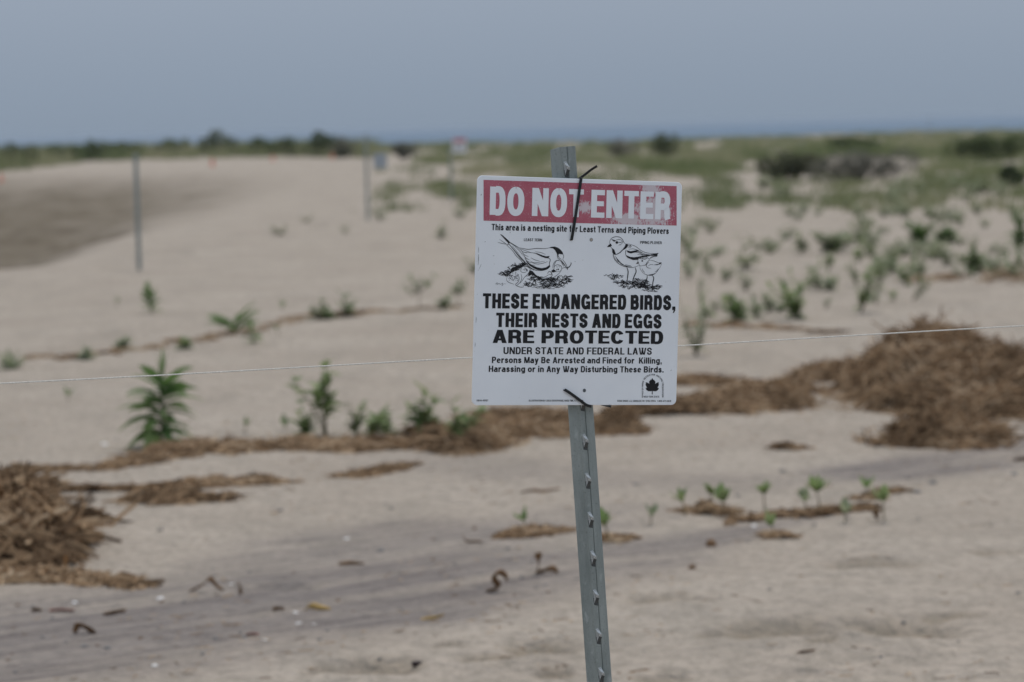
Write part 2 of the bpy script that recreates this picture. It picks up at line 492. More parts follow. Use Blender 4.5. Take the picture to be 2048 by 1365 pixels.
def glyph(ch, t):
    """-> advance width, stroke paths (width t), filled polygons; cap height 1"""
    a = t / 2; tb = t * .8; st, pg = [], []
    def rc(x0, y0, x1, y1): pg.append([(x0, y0), (x1, y0), (x1, y1), (x0, y1)])
    def bowl(x0, xr, y0, y1):
        r = min((y1 - y0) / 2, (xr - x0) * .62)
        st.append([(x0, y1), (xr - r, y1)] + ell(xr - r, (y0 + y1) / 2, r, (y1 - y0) / 2, 90, -90)[1:-1] + [(xr - r, y0), (x0, y0)])
    def ring(cx, cy, rx, ry): 
        e = ell(cx, cy, rx, ry, 90, -270, 36); st.append(e)
    w = .62
    xh = .74
    if ch == 'I': w = t; rc(0, 0, t, 1)
    elif ch == 'l': w = t; rc(0, 0, t, 1)
    elif ch == 'i': w = t; rc(0, 0, t, xh); rc(0, 1 - tb, t, 1)
    elif ch in 'EF':
        w = .55; rc(0, 0, t, 1); rc(t, 1 - tb, w, 1); rc(t, .5 - tb * .45, w * .94, .5 + tb * .5)
        if ch == 'E': rc(t, 0, w, tb)
    elif ch == 'L': w = .53; rc(0, 0, t, 1); rc(t, 0, w, tb)
    elif ch == 'H': w = .64; rc(0, 0, t, 1); rc(w - t, 0, w, 1); rc(t, .5 - tb / 2, w - t, .5 + tb / 2)
    elif ch == 'T': w = .6; rc(w / 2 - a, 0, w / 2 + a, 1 - tb); rc(0, 1 - tb, w, 1)
    elif ch == 'N': w = .66; rc(0, 0, t * .95, 1); rc(w - t * .95, 0, w, 1); pg.append([(0, 1), (t * 1.1, 1), (w, 0), (w - t * 1.1, 0)])
    elif ch == 'M':
        w = .8; rc(0, 0, t * .9, 1); rc(w - t * .9, 0, w, 1)
        pg.append([(0, 1), (t * 1.15, 1), (w / 2 + a, 0), (w / 2 - a, 0)]); pg.append([(w, 1), (w / 2 + a, 0), (w / 2 - a, 0), (w - t * 1.15, 1)])
    elif ch == 'A':
        w = .68; s = t * 1.05; pg.append([(0, 0), (s, 0), (w / 2 + s * .42, 1), (w / 2 - s * .55, 1)]); pg.append([(w - s, 0), (w, 0), (w / 2 + s * .55, 1), (w / 2 - s * .42, 1)]); rc(w * .22, .2, w * .78, .2 + tb * .9)
    elif ch in 'Vvy':
        H = 1 if ch == 'V' else xh; w = .66 if ch == 'V' else .56; s = t * 1.05
        pg.append([(0, H), (s, H), (w / 2 + s * .45, 0), (w / 2 - s * .5, 0)]); pg.append([(w, H), (w - s, H), (w / 2 - s * .45, 0), (w / 2 + s * .5, 0)])
        if ch == 'y': st.append(cr([(w / 2 + s * .1, .05), (w / 2 - .02, -.12), (w / 2 - .1, -.2), (.06, -.2)]))
    elif ch == 'W' or ch == 'w':
        w = .95; s = t * .95
        for x in (0, w * .36): pg.append([(x, 1), (x + s, 1), (x + w * .18 + s * .9, 0), (x + w * .18, 0)])
        for x in (w * .64 - s, w - s): pg.append([(x + s, 1), (x, 1), (x - w * .18 + s * .1, 0), (x - w * .18 + s, 0)])
    elif ch == 'Y': w = .66; s = t * 1.05; rc(w / 2 - a, 0, w / 2 + a, .45); pg.append([(0, 1), (s, 1), (w / 2 + a, .4), (w / 2 - a, .4)]); pg.append([(w - s, 1), (w, 1), (w / 2 + a, .4), (w / 2 - a, .4)])
    elif ch == 'K': w = .66; rc(0, 0, t, 1); pg.append([(t, .3), (t, .55), (w - t * 1.1, 1), (w, 1)]); pg.append([(t * 1.3, .5), (t * 1.9, .66), (w + .03, 0), (w - t * 1.1, 0)])
    elif ch == 'Z': w = .58; rc(0, 1 - tb, w, 1); rc(0, 0, w, tb); pg.append([(0, tb), (t * 1.2, tb), (w, 1 - tb), (w - t * 1.2, 1 - tb)])
    elif ch == 'D': rc(0, 0, t, 1); bowl(t, w - a, tb / 2, 1 - tb / 2)
    elif ch in 'PR':
        w = .6 if ch == 'P' else .64; rc(0, 0, t, 1); bowl(t, w - a - (.02 if ch == 'R' else 0), .46, 1 - tb / 2)
        if ch == 'R': st.append(cr([(w * .5, .46), (w * .72, .42), (w - a - .03, .3), (w - a - .02, .12), (w - a + .01, 0)]))
    elif ch == 'B': w = .63; rc(0, 0, t, 1); bowl(t, w - a - .03, .52, 1 - tb / 2); bowl(t, w - a, tb / 2, .52)
    elif ch in 'O0': w = .68 if ch == 'O' else .56; ring(w / 2, .5, w / 2 - a, .52 - a)
    elif ch == 'C': w = .64; st.append(ell(w / 2, .5, w / 2 - a, .52 - a, 28, 332, 30))
    elif ch == 'G': w = .68; st.append(ell(w / 2, .5, w / 2 - a, .52 - a, 28, 330, 30)); rc(w * .52, .36, w, .36 + tb * .9); rc(w - t * .75, 0, w, .37)
    elif ch == 'S': w = .62; st.append(cr([(x * (w - t) + a, y * (1 - t) + a) for x, y in ((.97, .70), (.9, .9), (.5, 1.03), (.08, .9), (.03, .7), (.25, .56), (.75, .45), (.98, .28), (.9, .08), (.5, -.03), (.08, .08), (.02, .3))]))
    elif ch == 's': w = .5; st.append(cr([(x * (w - t) + a, (y * (1 - t / xh) + a / xh) * xh) for x, y in ((.95, .74), (.8, .95), (.5, 1.02), (.1, .9), (.1, .66), (.4, .53), (.9, .4), (.93, .12), (.5, -.02), (.1, .08), (.02, .28))]))
    elif ch == 'U': w = .64; st.append([(a, 1), (a, .35)] + ell(w / 2, .33, w / 2 - a, .33 - a, 180, 360)[1:-1] + [(w - a, .35), (w - a, 1)])
    elif ch == 'J': w = .52; st.append([(w - a, 1), (w - a, .33)] + ell(w / 2, .3, w / 2 - a, .3 - a, 0, -165))
    elif ch == 'a': w = .54; st.append([(w - a, 0), (w - a, .5)] + ell(w / 2, .5, w / 2 - a, xh - .5 - a, 0, 150)[1:]); st.append(cr([(w - a, .42), (w * .5, .42), (a, .33), (a, .14), (w * .35, a), (w * .7, .12), (w - a, .28)]))
    elif ch in 'bdpq' or ch == 'g':
        w = .58; x = a if ch in 'bp' else w - a
        ring(w / 2, xh / 2, w / 2 - a, xh / 2 - a)
        if ch in 'bd': rc(x - a, 0, x + a, 1)
        elif ch in 'pq': rc(x - a, -.27, x + a, xh)
        else: st.append([(w - a, xh), (w - a, -.05)] + ell(w / 2, -.04, w / 2 - a, .2 - a, 0, -150)[1:])
    elif ch == 'o': w = .58; ring(w / 2, xh / 2, w / 2 - a, xh / 2 - a)
    elif ch == 'e': w = .56; st.append([(w - a, .37)] + ell(w / 2, xh / 2, w / 2 - a, xh / 2 - a, 5, 320, 28)); rc(t, .33, w - t, .33 + tb * .8)
    elif ch in 'nhrmu':
        w = {'n': .55, 'h': .55, 'r': .4, 'm': .84, 'u': .55}[ch]
        if ch == 'u': rc(w - t, 0, w, xh); st.append([(a, xh), (a, .28)] + ell(w / 2, .28, w / 2 - a, .28 - a, 180, 350)[1:])
        elif ch == 'r': rc(0, 0, t, xh); st.append(cr([(a, .4), (t, .6), (w * .7, xh - a), (w, xh - a)]))
        else:
            rc(0, 0, t, 1 if ch == 'h' else xh)
            for x0, x1 in (((a, w - a),) if ch != 'm' else ((a, w / 2), (w / 2, w - a))): st.append(ell((x0 + x1) / 2, .46, (x1 - x0) / 2, xh - .46 - a, 165, 0)[:-1] + [(x1, .44), (x1, 0)])
    elif ch == 'f': w = .36; st.append([(.1 + a, 0), (.1 + a, .75)] + cr([(.1 + a, .78), (.14 + a, .95), (w, 1 - a)])[1:]); rc(0, xh - tb, w, xh)
    elif ch == 't': w = .36; st.append([(.1 + a, .95), (.1 + a, .25)] + cr([(.1 + a, .22), (.16 + a, a), (w, a)])[1:]); rc(0, xh - tb, w, xh)
    elif ch == '.': w = t; rc(0, 0, t, t)
    elif ch == ',': w = t; pg.append([(0, t), (0, 0), (t * .5, 0), (t * .2, -.2), (t * .55, -.2), (t, -.02), (t, t)])
    elif ch == '-': w = .36; rc(0, .3, w, .3 + tb)
    elif ch == '1': w = .38; rc(w - t, 0, w, 1); rc(0, .7, w - t, .7 + tb)
    elif ch == '4': w = .58; rc(w - t * 1.6, 0, w - t * .6, 1); rc(0, .2, w, .2 + tb); pg.append([(0, .25), (t, .25), (w - t * .7, 1), (w - t * 1.6, 1)])
    elif ch == '7': w = .54; rc(0, 1 - tb, w, 1); pg.append([(t * .6, 0), (t * 1.7, 0), (w, 1 - tb), (w - t, 1 - tb)])
    elif ch in '36589':
        w = .56
        if ch in '68': ring(w / 2, .29, w / 2 - a, .3 - a)
        if ch in '89': ring(w / 2, .72, w / 2 - a - (.02 if ch == '8' else 0), .29 - a)
        if ch == '6': st.append(cr([(a, .3), (a, .7), (w * .4, 1 - a), (w - a, .85)]))
        if ch == '9': st.append(cr([(w - a, .7), (w - a, .3), (w * .6, a), (a, .15)]))
        if ch == '3': st.append(cr([(a, .8), (w * .5, 1 - a), (w - a, .75), (w * .5, .53), (w - a, .28), (w * .5, a), (a, .2)]))
        if ch == '5': rc(t * .4, 1 - tb, w, 1); st.append(cr([(t * .7, .95), (t * .6, .5), (w * .6, .6), (w - a, .33), (w * .5, a), (a, .18)]))
    elif ch == '2': w = .56; rc(0, 0, w, tb); st.append(cr([(a, .72), (w * .5, 1 - a), (w - a, .7), (w * .5, .35), (a, tb)]))
    else: return (.3, [], [])
    return w, st, pg

def place(ink, ch, t, to):
    w, st, pg = glyph(ch, t)
    for p in pg: ink.poly([to(*q) for q in p])
    for s in st:
        y = ink.lift(); P = np.array(s, float); keep = [0] + [i for i in range(1, len(P)) if np.linalg.norm(P[i] - P[i - 1]) > 1e-4]; P = P[keep]
        d = np.empty_like(P); e = P[1:] - P[:-1]; e /= np.linalg.norm(e, axis=1)[:, None]
        d[0], d[-1] = e[0], e[-1]; d[1:-1] = e[1:] + e[:-1]; d /= np.linalg.norm(d, axis=1)[:, None]
        nn = np.stack([-d[:, 1], d[:, 0]], 1)
        v = []
        for p, q in zip(P, nn):
            for sg in (1, -1):
                r = to(*(p + sg * q * t / 2)); v.append((r[0], y, r[1]))
        ink.mb.add(v, [(2 * i, 2 * i + 1, 2 * i + 3, 2 * i + 2) for i in range(len(P) - 1)])
    return w

def text(body, x0, b0, x1, b1, cap, t, name, m=None, gap=.1, space=.3, y0=-.0003):
    """line of text between two baseline pixels of the photo, cap height in pixels"""
    m = m or M_INK
    ink = Ink(y0)
    P, Q = SP(x0, b0), SP(x1, b1)
    h = np.linalg.norm(SP(x0, b0 - cap) - P)
    tot = 0
    for ch in body: tot += space if ch == ' ' else glyph(ch, t)[0] + gap
    tot -= gap
    d = (Q - P) / tot; up = np.array([-d[1], d[0]]); up = up / np.linalg.norm(up) * h
    x = 0
    for ch in body:
        if ch == ' ': x += space; continue
        x += place(ink, ch, t, lambda u, w, x=x: P + d * (x + u) + up * w) + gap
    return ink.build(name, m)

# red band
rb = [SP(967, 441.8), SP(1353.2, 451.6), SP(1353.2, 372.7), SP(967, 360.2)]
t_ = Ink(-.0002); nx = 40
t_.poly(rb); t_.build('red_band', M_RED)
E1, E2, E3, E4 = SP(1170, 415), SP(1305, 425), SP(1302, 378), SP(1255, 440)
t, oc, b = RED_T, RED_OC, RED_B
wear = math_(t, 'MAXIMUM', blob(E1[0], E1[1], .020, .016), math_(t, 'MAXIMUM', blob(E2[0], E2[1], .055, .042), math_(t, 'MAXIMUM', blob(E3[0], E3[1], .03, .014), blob(E4[0], E4[1], .05, .018))))
sc_ = noise(t, 260, 5, mapped(t, oc, (1, 1, .55)), .75)
wm = ramp(t, math_(t, 'ADD', math_(t, 'MULTIPLY', wear, .52), sc_), (.70, 0), (.80, .85))
spk = ramp(t, noise(t, 520, 2, oc), (.63, 0), (.70, .75))
dirt = ramp(t, noise(t, 30, 6, oc), (.35, 0), (.7, 1))
c = mix(t, dirt, (.42, .105, .145), (.49, .14, .185))
c = mix(t, math_(t, 'MAXIMUM', wm, spk), c, (.66, .62, .64))
t.links.new(c, b.inputs['Base Color'])
text('DO NOT ENTER', 978.9, 430, 1340.2, 439.8, 56.6, .235, 'headline', M_WHITE, .07, .24, -.0004)
text('This area is a nesting site for Least Terns and Piping Plovers', 983, 460.7, 1337.3, 468.6, 12.6, .20, 'text_line')
text('LEAST TERN', 1047.7, 482.6, 1083.9, 483.4, 5.6, .17, 'caption')
text('PIPING PLOVER', 1280, 488, 1323.2, 488.8, 5.5, .17, 'caption')
text('THESE ENDANGERED BIRDS,', 965.2, 617, 1350.5, 620.6, 30, .243, 'text_line', gap=.085, space=.25)
text('THEIR NESTS AND EGGS', 991.8, 654.5, 1322.7, 657.2, 28.6, .243, 'text_line', gap=.085, space=.25)
text('ARE PROTECTED', 985, 686.4, 1325.9, 688.4, 26.4, .215, 'text_line', gap=.07, space=.28)
text('UNDER STATE AND FEDERAL LAWS', 1006.6, 708.6, 1303.4, 709.8, 14, .185, 'text_line')
text('Persons May Be Arrested and Fined for  Killing,', 983.6, 726.4, 1323.2, 727.8, 12.4, .195, 'text_line')
text('Harassing or in Any Way Disturbing These Birds.', 977.3, 744.3, 1327, 745.5, 12.4, .195, 'text_line')
text('13614-45107', 952.7, 803.2, 976.1, 803.2, 3.6, .17, 'small_print')
text('ILLUSTRATION BY JULIE ZICKEFOOSE, HADLYME, CT 06439', 1057.7, 803.4, 1166, 803.6, 3.6, .17, 'small_print')
text('VOSS SIGNS, LLC. MANLIUS, NY 13104-0553   1-800-473-0618', 1233.9, 804, 1341.8, 804.3, 3.6, .15, 'small_print')

# emblem: maple leaf in an arch of small lettering
emb = Ink()
def Z2(x, y): return SP(930 + x / 4.402, 570 + y / 4.402)
leaf = [(0, -75), (10, -56), (18, -60), (20, -46), (27, -48), (27, -20), (36, -32), (42, -30), (46, -36), (60, -34), (54, -22), (60, -16), (46, 12), (58, 14), (52, 30), (34, 42), (14, 42), (3, 40), (4, 70), (-4, 70), (-3, 40), (-14, 42), (-34, 42), (-52, 30), (-58, 14), (-46, 12), (-60, -16), (-54, -22), (-60, -34), (-46, -36), (-42, -30), (-36, -32), (-27, -20), (-27, -48), (-20, -46), (-18, -60), (-10, -56)]
emb.poly([Z2(1648 + x, 895 + y) for x, y in leaf])
emb.build('leaf_emblem', M_INK)
arch = Ink()
path = [(1570, 992 - 4 * k) for k in range(28)] + [(1652 - 82 * math.cos(q), 880 - 82 * math.sin(q)) for q in np.linspace(0, math.pi, 60)] + [(1734, 884 + 4 * k) for k in range(28)]
path = np.array(path, float); L = np.concatenate([[0], np.cumsum(np.linalg.norm(np.diff(path, axis=0), axis=1))])
body = 'OFFICE OF PARKS  RECREATION  HISTORIC PRESERVATION'
tot = sum(.3 if ch == ' ' else glyph(ch, .16)[0] + .12 for ch in body); x = 0
for ch in body:
    if ch == ' ': x += .3; continue
    s = x / tot * L[-1]; w = glyph(ch, .16)[0]
    p = np.array([np.interp(s, L, path[:, 0]), np.interp(s, L, path[:, 1])]); q = np.array([np.interp(s + 3, L, path[:, 0]), np.interp(s + 3, L, path[:, 1])])
    d = (q - p) / (np.linalg.norm(q - p) + 1e-9); nn = np.array([d[1], -d[0]])
    sc = L[-1] / tot
    place(arch, ch, .16, lambda u, v, p=p, d=d, nn=nn: Z2(*(p + d * u * sc + nn * v * 14)))
    x += w + .12
arch.build('emblem_lettering', M_INK)
text('NEW YORK STATE', 930 + 1575 / 4.402, 570 + 993 / 4.402, 930 + 1710 / 4.402, 570 + 993 / 4.402, 3.4, .15, 'emblem_lettering')

# ---- bird drawings (ink strokes traced in crop units of 9.1 per photo pixel)
def drawing(name, ox, strokes, fills, dots, seed, regions):
    ink = Ink()
    rs = np.random.default_rng(seed)
    to = lambda p: SP(ox + p[0] / 9.1, 450 + p[1] / 9.1)
    k = 11.5e-5
    for w, pts in strokes:
        c = cr(pts, 5); ink.strip([to(p) for p in c], [w * k * .55, w * k, w * k, w * k * .5])
    for pts in fills: ink.poly([to(p) for p in pts])
    for x, y, r in dots: ink.poly([to((x + r * math.cos(q), y + r * math.sin(q))) for q in np.linspace(0, 2 * math.pi, 10, endpoint=False)])
    for (x0, y0, x1, y1, h0, h1, n, w, ln, curl) in regions:          # loose ground scribble along a band
        for _ in range(n):
            u = rs.random(); hh = h0 + (h1 - h0) * u
            x = x0 + (x1 - x0) * u; y = y0 + (y1 - y0) * u + (rs.random() - .5) * hh
            l = ln * (.4 + rs.random()); a = (rs.random() - .5) * curl
            p = [(x, y), (x + l * .35, y - a * 25), (x + l * .7, y + a * 22), (x + l, y + (rs.random() - .5) * 20)]
            ink.strip([to(q) for q in cr(p, 4)], [w * k * .3, w * k * (.5 + rs.random()), w * k * .3])
    return ink.build(name, M_INK)

tern_s = [(6, [(140, 320), (240, 345), (345, 360)]), (5, [(170, 265), (250, 320), (330, 375)]), (7, [(365, 318), (430, 362), (520, 412)]), (6, [(340, 325), (400, 350), (450, 385), (520, 425)]),
    (12, [(325, 330), (420, 440), (540, 590), (640, 690), (740, 785), (850, 835)]), (7, [(300, 370), (400, 460), (480, 570), (545, 630), (620, 715), (700, 770), (800, 830)]), (5, [(400, 380), (480, 480), (560, 590), (640, 670)]),
    (5, [(455, 400), (540, 480), (600, 560)]), (7, [(520, 415), (600, 432), (700, 447), (850, 430), (1000, 434), (1090, 418)]), (5, [(510, 425), (580, 480), (620, 560), (660, 640), (740, 740)]), (5, [(530, 430), (640, 470), (760, 510)]),
    (5, [(560, 470), (620, 500), (680, 515)]), (5, [(590, 520), (650, 560), (700, 580)]), (6, [(610, 560), (660, 610), (720, 640)]), (6, [(630, 610), (690, 670), (770, 690)]), (7, [(650, 650), (720, 720), (820, 740)]),
    (5, [(640, 500), (780, 512), (900, 545), (1020, 590)]), (5, [(820, 490), (920, 505), (1010, 540)]), (5, [(730, 660), (800, 690), (900, 680), (1000, 660)]), (6, [(760, 690), (860, 715), (960, 700), (1050, 670)]),
    (9, [(1050, 595), (1095, 635), (1080, 700), (1090, 765)]), (8, [(850, 830), (950, 832), (1040, 805), (1090, 765)]), (6, [(740, 600), (820, 640), (900, 660)]),
    (6, [(1330, 535), (1340, 580), (1322, 632)]), (7, [(1265, 625), (1315, 685), (1370, 755), (1412, 815)]), (7, [(1322, 632), (1370, 700), (1400, 765), (1416, 805)]), (5, [(1290, 640), (1345, 710), (1395, 785)]),
    (7, [(1380, 785), (1440, 760), (1470, 720), (1470, 680)]), (6, [(1300, 800), (1350, 780), (1420, 785), (1465, 740), (1485, 690)]), (6, [(1420, 770), (1400, 800), (1415, 820)]),
    (6, [(1265, 640), (1200, 655), (1160, 700), (1143, 760), (1150, 815)]), (6, [(1300, 665), (1225, 650), (1185, 690), (1165, 760), (1170, 800)]), (6, [(1290, 660), (1320, 720), (1345, 760)]), (6, [(1220, 560), (1235, 610), (1270, 635)]),
    (8, [(740, 830), (800, 890), (880, 945), (980, 955), (1060, 915)]), (6, [(830, 910), (900, 985), (1000, 1000), (1110, 985), (1200, 930), (1260, 880), (1300, 820)]),
    (6, [(1165, 800), (1175, 750), (1230, 728), (1290, 750), (1305, 800), (1280, 840), (1200, 860)]), (7, [(1040, 890), (1075, 850), (1115, 870), (1110, 910), (1060, 900)]), (7, [(1120, 870), (1130, 920), (1090, 960), (1010, 965)]),
    (6, [(295, 1000), (330, 920), (420, 845), (530, 805), (560, 780), (620, 755), (680, 765), (720, 800)]), (6, [(720, 795), (768, 797), (728, 818), (712, 860), (680, 905), (620, 965), (570, 1040), (500, 1085)]),
    (6, [(295, 1000), (335, 1045), (440, 1085)]), (7, [(490, 900), (530, 960), (515, 1035), (465, 1090), (530, 1130), (605, 1132), (600, 1095)]), (6, [(560, 890), (578, 960), (550, 1045), (485, 1110)]), (5, [(440, 1000), (470, 960), (520, 1000)]),
    (5, [(555, 800), (560, 850), (620, 870), (690, 840)]), (4, [(95, 1085), (130, 1050), (125, 1085), (165, 1070), (190, 1085), (230, 1060), (215, 1110), (250, 1075), (290, 1078)]), (4, [(105, 1075), (180, 1072)])]
tern_f = [[(182, 170), (215, 180), (330, 280), (370, 325), (335, 335), (290, 290), (240, 235)],
    [(1070, 422), (1110, 402), (1180, 397), (1240, 420), (1290, 460), (1320, 500), (1332, 542), (1252, 530), (1240, 560), (1262, 600), (1318, 640), (1265, 612), (1228, 570), (1214, 520), (1180, 460), (1140, 428)],
    [(790, 508), (860, 520), (950, 555), (1020, 575), (1086, 568), (1060, 610), (1005, 606), (930, 578), (865, 545)],
    [(650, 660), (720, 745), (790, 790), (860, 822), (950, 832), (1040, 806), (1092, 764), (1085, 730), (1020, 775), (940, 790), (860, 775), (770, 740), (700, 690)],
    [(720, 830), (770, 840), (850, 930), (960, 980), (1100, 970), (1010, 1005), (900, 1000), (820, 940), (760, 910), (700, 930), (690, 890)],
    [(400, 780), (560, 730), (620, 690), (650, 735), (600, 750), (540, 790), (430, 830), (360, 850)], [(1120, 830), (1160, 810), (1210, 850), (1150, 870), (1120, 860)]]
rs_ = np.random.default_rng(3)
tern_d = [(670, 826, 14), (1240, 812, 14), (1210, 820, 10)] + [(x, y, 4 + 4 * rs_.random()) for x, y in zip(330 + 190 * rs_.random(60), 860 + 160 * rs_.random(60)) if y > 1150 - .8 * (x - 100) * .9 - 120 and y < 1040] + [(570 + 110 * rs_.random(), 770 + 60 * rs_.random(), 5) for _ in range(16)] + [(1190 + 90 * rs_.random(), 745 + 40 * rs_.random(), 4) for _ in range(10)]
tern_r = [(310, 760, 620, 720, 60, 60, 26, 9, 110, 2), (250, 880, 520, 770, 90, 60, 34, 10, 90, 2), (120, 900, 330, 900, 60, 90, 16, 9, 90, 2), (640, 960, 900, 1010, 60, 110, 26, 9, 110, 2), (600, 1090, 1250, 1090, 120, 90, 60, 8, 120, 2.4),
    (1000, 1020, 1420, 960, 70, 110, 44, 8, 110, 2.4), (1150, 1060, 1420, 1030, 90, 60, 18, 7, 100, 3), (800, 1150, 1120, 1150, 40, 30, 10, 6, 120, 1)]
drawing('bird_drawing', 980, tern_s, tern_f, tern_d, 5, tern_r)
plo_s = [(7, [(355, 345), (365, 280), (405, 238), (470, 217), (540, 227), (590, 268), (618, 325), (652, 350)]), (5, [(355, 340), (362, 350), (372, 345)]), (6, [(455, 285), (530, 268), (590, 290)]), (7, [(505, 325), (560, 318), (605, 300)]), (5, [(530, 360), (570, 350), (600, 310)]), (4, [(515, 375), (560, 372)]),
    (7, [(372, 405), (402, 435), (410, 500), (428, 545)]), (6, [(650, 350), (720, 355), (830, 395), (930, 470), (1040, 513), (1180, 524), (1245, 515)]), (6, [(1245, 515), (1222, 545), (1218, 572), (1150, 585), (1080, 622)]), (6, [(1080, 622), (1110, 590), (1170, 572)]),
    (7, [(655, 450), (645, 500), (655, 560), (690, 605)]), (6, [(700, 445), (790, 440), (880, 470), (990, 530), (1150, 552)]), (6, [(740, 520), (850, 500), (960, 540), (1080, 550)]), (6, [(860, 545), (980, 548), (1100, 560)]), (6, [(780, 600), (880, 590), (960, 560)]), (5, [(690, 380), (740, 385), (760, 405)]), (5, [(680, 405), (730, 415)]), (5, [(850, 460), (900, 500), (960, 520)]),
    (7, [(415, 540), (440, 620), (500, 692), (580, 742), (660, 768), (780, 777), (885, 745)]), (5, [(425, 545), (455, 620), (520, 690)]), (6, [(640, 725), (720, 745), (760, 760)]),
    (15, [(672, 782), (692, 850), (684, 940), (676, 1025)]), (15, [(822, 782), (838, 850), (806, 930), (782, 1000), (770, 1100)]), (9, [(676, 1025), (610, 1048), (530, 1050)]), (8, [(680, 1025), (660, 1060), (600, 1075)]), (8, [(775, 1060), (700, 1085), (640, 1060)]),
    (6, [(870, 645), (882, 592), (940, 574), (1010, 580), (1060, 610), (1080, 642)]), (6, [(870, 640), (868, 670), (885, 700), (895, 735), (920, 748), (1005, 735)]), (9, [(1080, 640), (1035, 690), (1012, 730), (960, 742)]), (7, [(880, 612), (940, 620), (1000, 625), (1045, 605)]),
    (5, [(905, 745), (912, 800), (950, 858), (1010, 903), (1100, 922), (1180, 892), (1240, 822), (1290, 742), (1300, 690)]), (5, [(1080, 642), (1160, 658), (1250, 692), (1300, 684)]), (7, [(1070, 680), (1022, 735), (1050, 782), (1110, 792)]), (5, [(1050, 755), (1100, 725), (1150, 725)]),
    (6, [(950, 800), (965, 840), (1000, 870)]), (13, [(1040, 922), (1034, 980), (995, 1060), (986, 1150)]), (13, [(1132, 922), (1158, 970), (1142, 1060), (1136, 1200)]), (6, [(1180, 860), (1215, 840), (1240, 800)])]
plo_f = [[(383, 262), (430, 272), (470, 290), (440, 308), (405, 282)], [(308, 407), (340, 365), (375, 340), (398, 380), (372, 403)], [(375, 405), (402, 425), (440, 452), (452, 485), (475, 545), (428, 545), (412, 490), (400, 440)],
    [(460, 545), (540, 500), (590, 450), (628, 400), (650, 345), (692, 362), (664, 425), (600, 462), (550, 512), (490, 542)], [(1100, 540), (1180, 525), (1245, 513), (1222, 546), (1216, 574), (1150, 566), (1060, 560)],
    [(660, 465), (740, 482), (850, 462), (892, 482), (820, 502), (735, 520), (685, 505)], [(650, 550), (690, 604), (780, 642), (875, 638), (890, 605), (1080, 572), (1100, 552), (960, 562), (870, 582), (800, 592), (730, 585), (680, 565)],
    [(450, 555), (500, 622), (560, 690), (620, 732), (700, 755), (760, 765), (660, 762), (570, 722), (500, 655)], [(835, 702), (880, 668), (890, 703), (855, 712)], [(1150, 730), (1220, 735), (1290, 712), (1300, 684), (1260, 690), (1250, 715), (1190, 722)], [(1060, 910), (1150, 895), (1190, 875), (1130, 925), (1080, 925)]]
plo_d = [(488, 322, 25), (950, 658, 15)] + [(900 + 130 * rs_.random(), 585 + 30 * rs_.random(), 5) for _ in range(14)] + [(670 + 70 * rs_.random(), 365 + 50 * rs_.random(), 5) for _ in range(14)]
plo_r = [(240, 935, 560, 950, 60, 60, 22, 8, 80, 4), (400, 1045, 760, 1050, 60, 70, 30, 9, 90, 2), (760, 1030, 1000, 1060, 110, 110, 40, 9, 100, 2), (500, 1110, 760, 1120, 80, 80, 14, 8, 110, 4), (760, 1100, 1250, 1150, 60, 80, 60, 10, 90, 2), (930, 1190, 1180, 1200, 50, 40, 14, 7, 70, 2)]
drawing('bird_drawing', 1180, plo_s, plo_f, plo_d, 8, plo_r)
# small holes, dirt flecks and edge scuffs
for hx, hy, m in ((1182.4, 480, M_PALEHOLE), (1168.6, 781.4, M_HOLE)):
    ink = Ink(-.00035); c = SP(hx, hy)
    ink.poly([c + .0022 * np.array([math.cos(q), math.sin(q)]) for q in np.linspace(0, 2 * math.pi, 20, endpoint=False)])
    h_ = ink.build('hole', m)
    ink = Ink(-.0003); ring_ = [c + .0025 * np.array([math.cos(q), math.sin(q)]) for q in np.linspace(0, 2 * math.pi, 25)]
    ink.strip(ring_, .0005); r_ = ink.build('hole_rim', M_HOLE, h_)
ink = Ink(-.0003)
for x, y, w, l, a in ((962, 390, 1.2, 3, 60), (970, 484, .9, 2, 20), (1020, 465.8, 1, 1.6, 0), (956.5, 520, .9, 22, 88), (959.5, 535, .5, 16, 65), (956.8, 500, .6, 12, 90), (952, 640, .7, 12, 88), (950, 690, .7, 9, 88), (1154.8, 640, 1, 2, 40), (1342, 741, .8, 3, 30), (987, 512, .7, 3, 10), (1150, 524, .7, 2, 0)):
    d = np.array([math.cos(math.radians(a)), -math.sin(math.radians(a))]) * l / 2
    ink = Ink(-.0003)
    ink.strip([SP(x - d[0], y - d[1]), SP(x + d[0] * .2 + .3, y + d[1] * .2), SP(x + d[0], y + d[1])], [w * 3e-4, w * 8e-4, w * 3e-4])
    ink.build('dirt_fleck', M_INK)

# ------------------------------------------------------------------ posts
PROF = [(-20.5, -6.5), (-19.8, -5.4), (-7, -1.6), (-4.6, 1.0), (3.6, 1.2), (4.6, -1.3), (6, .1), (19.8, -2.4), (20.6, -3.4)]
def channel(length, scale=1.0, lean_top=True):
    """rolled steel U-channel, face towards -y, standing from z=0 to length"""
    fr = [(x * .001 * scale, -n * .001 * scale) for x, n in PROF]
    bk = [(x * .94, y + .0026 * scale) for x, y in fr[::-1]]
    o = fr + bk; n = len(o)
    v = [(x, y, z - (.003 if z > 0 and lean_top and x < -.015 else 0)) for z in (0, length) for x, y in o]
    f = [(i, (i + 1) % n, n + (i + 1) % n, n + i) for i in range(n)]
    m_ = len(fr)
    for base in (0, n):
        for i in range(m_ - 1):
            q = (base + i, base + i + 1, base + n - 2 - i, base + n - 1 - i)
            f.append(q if base else q[::-1])
    return v, f

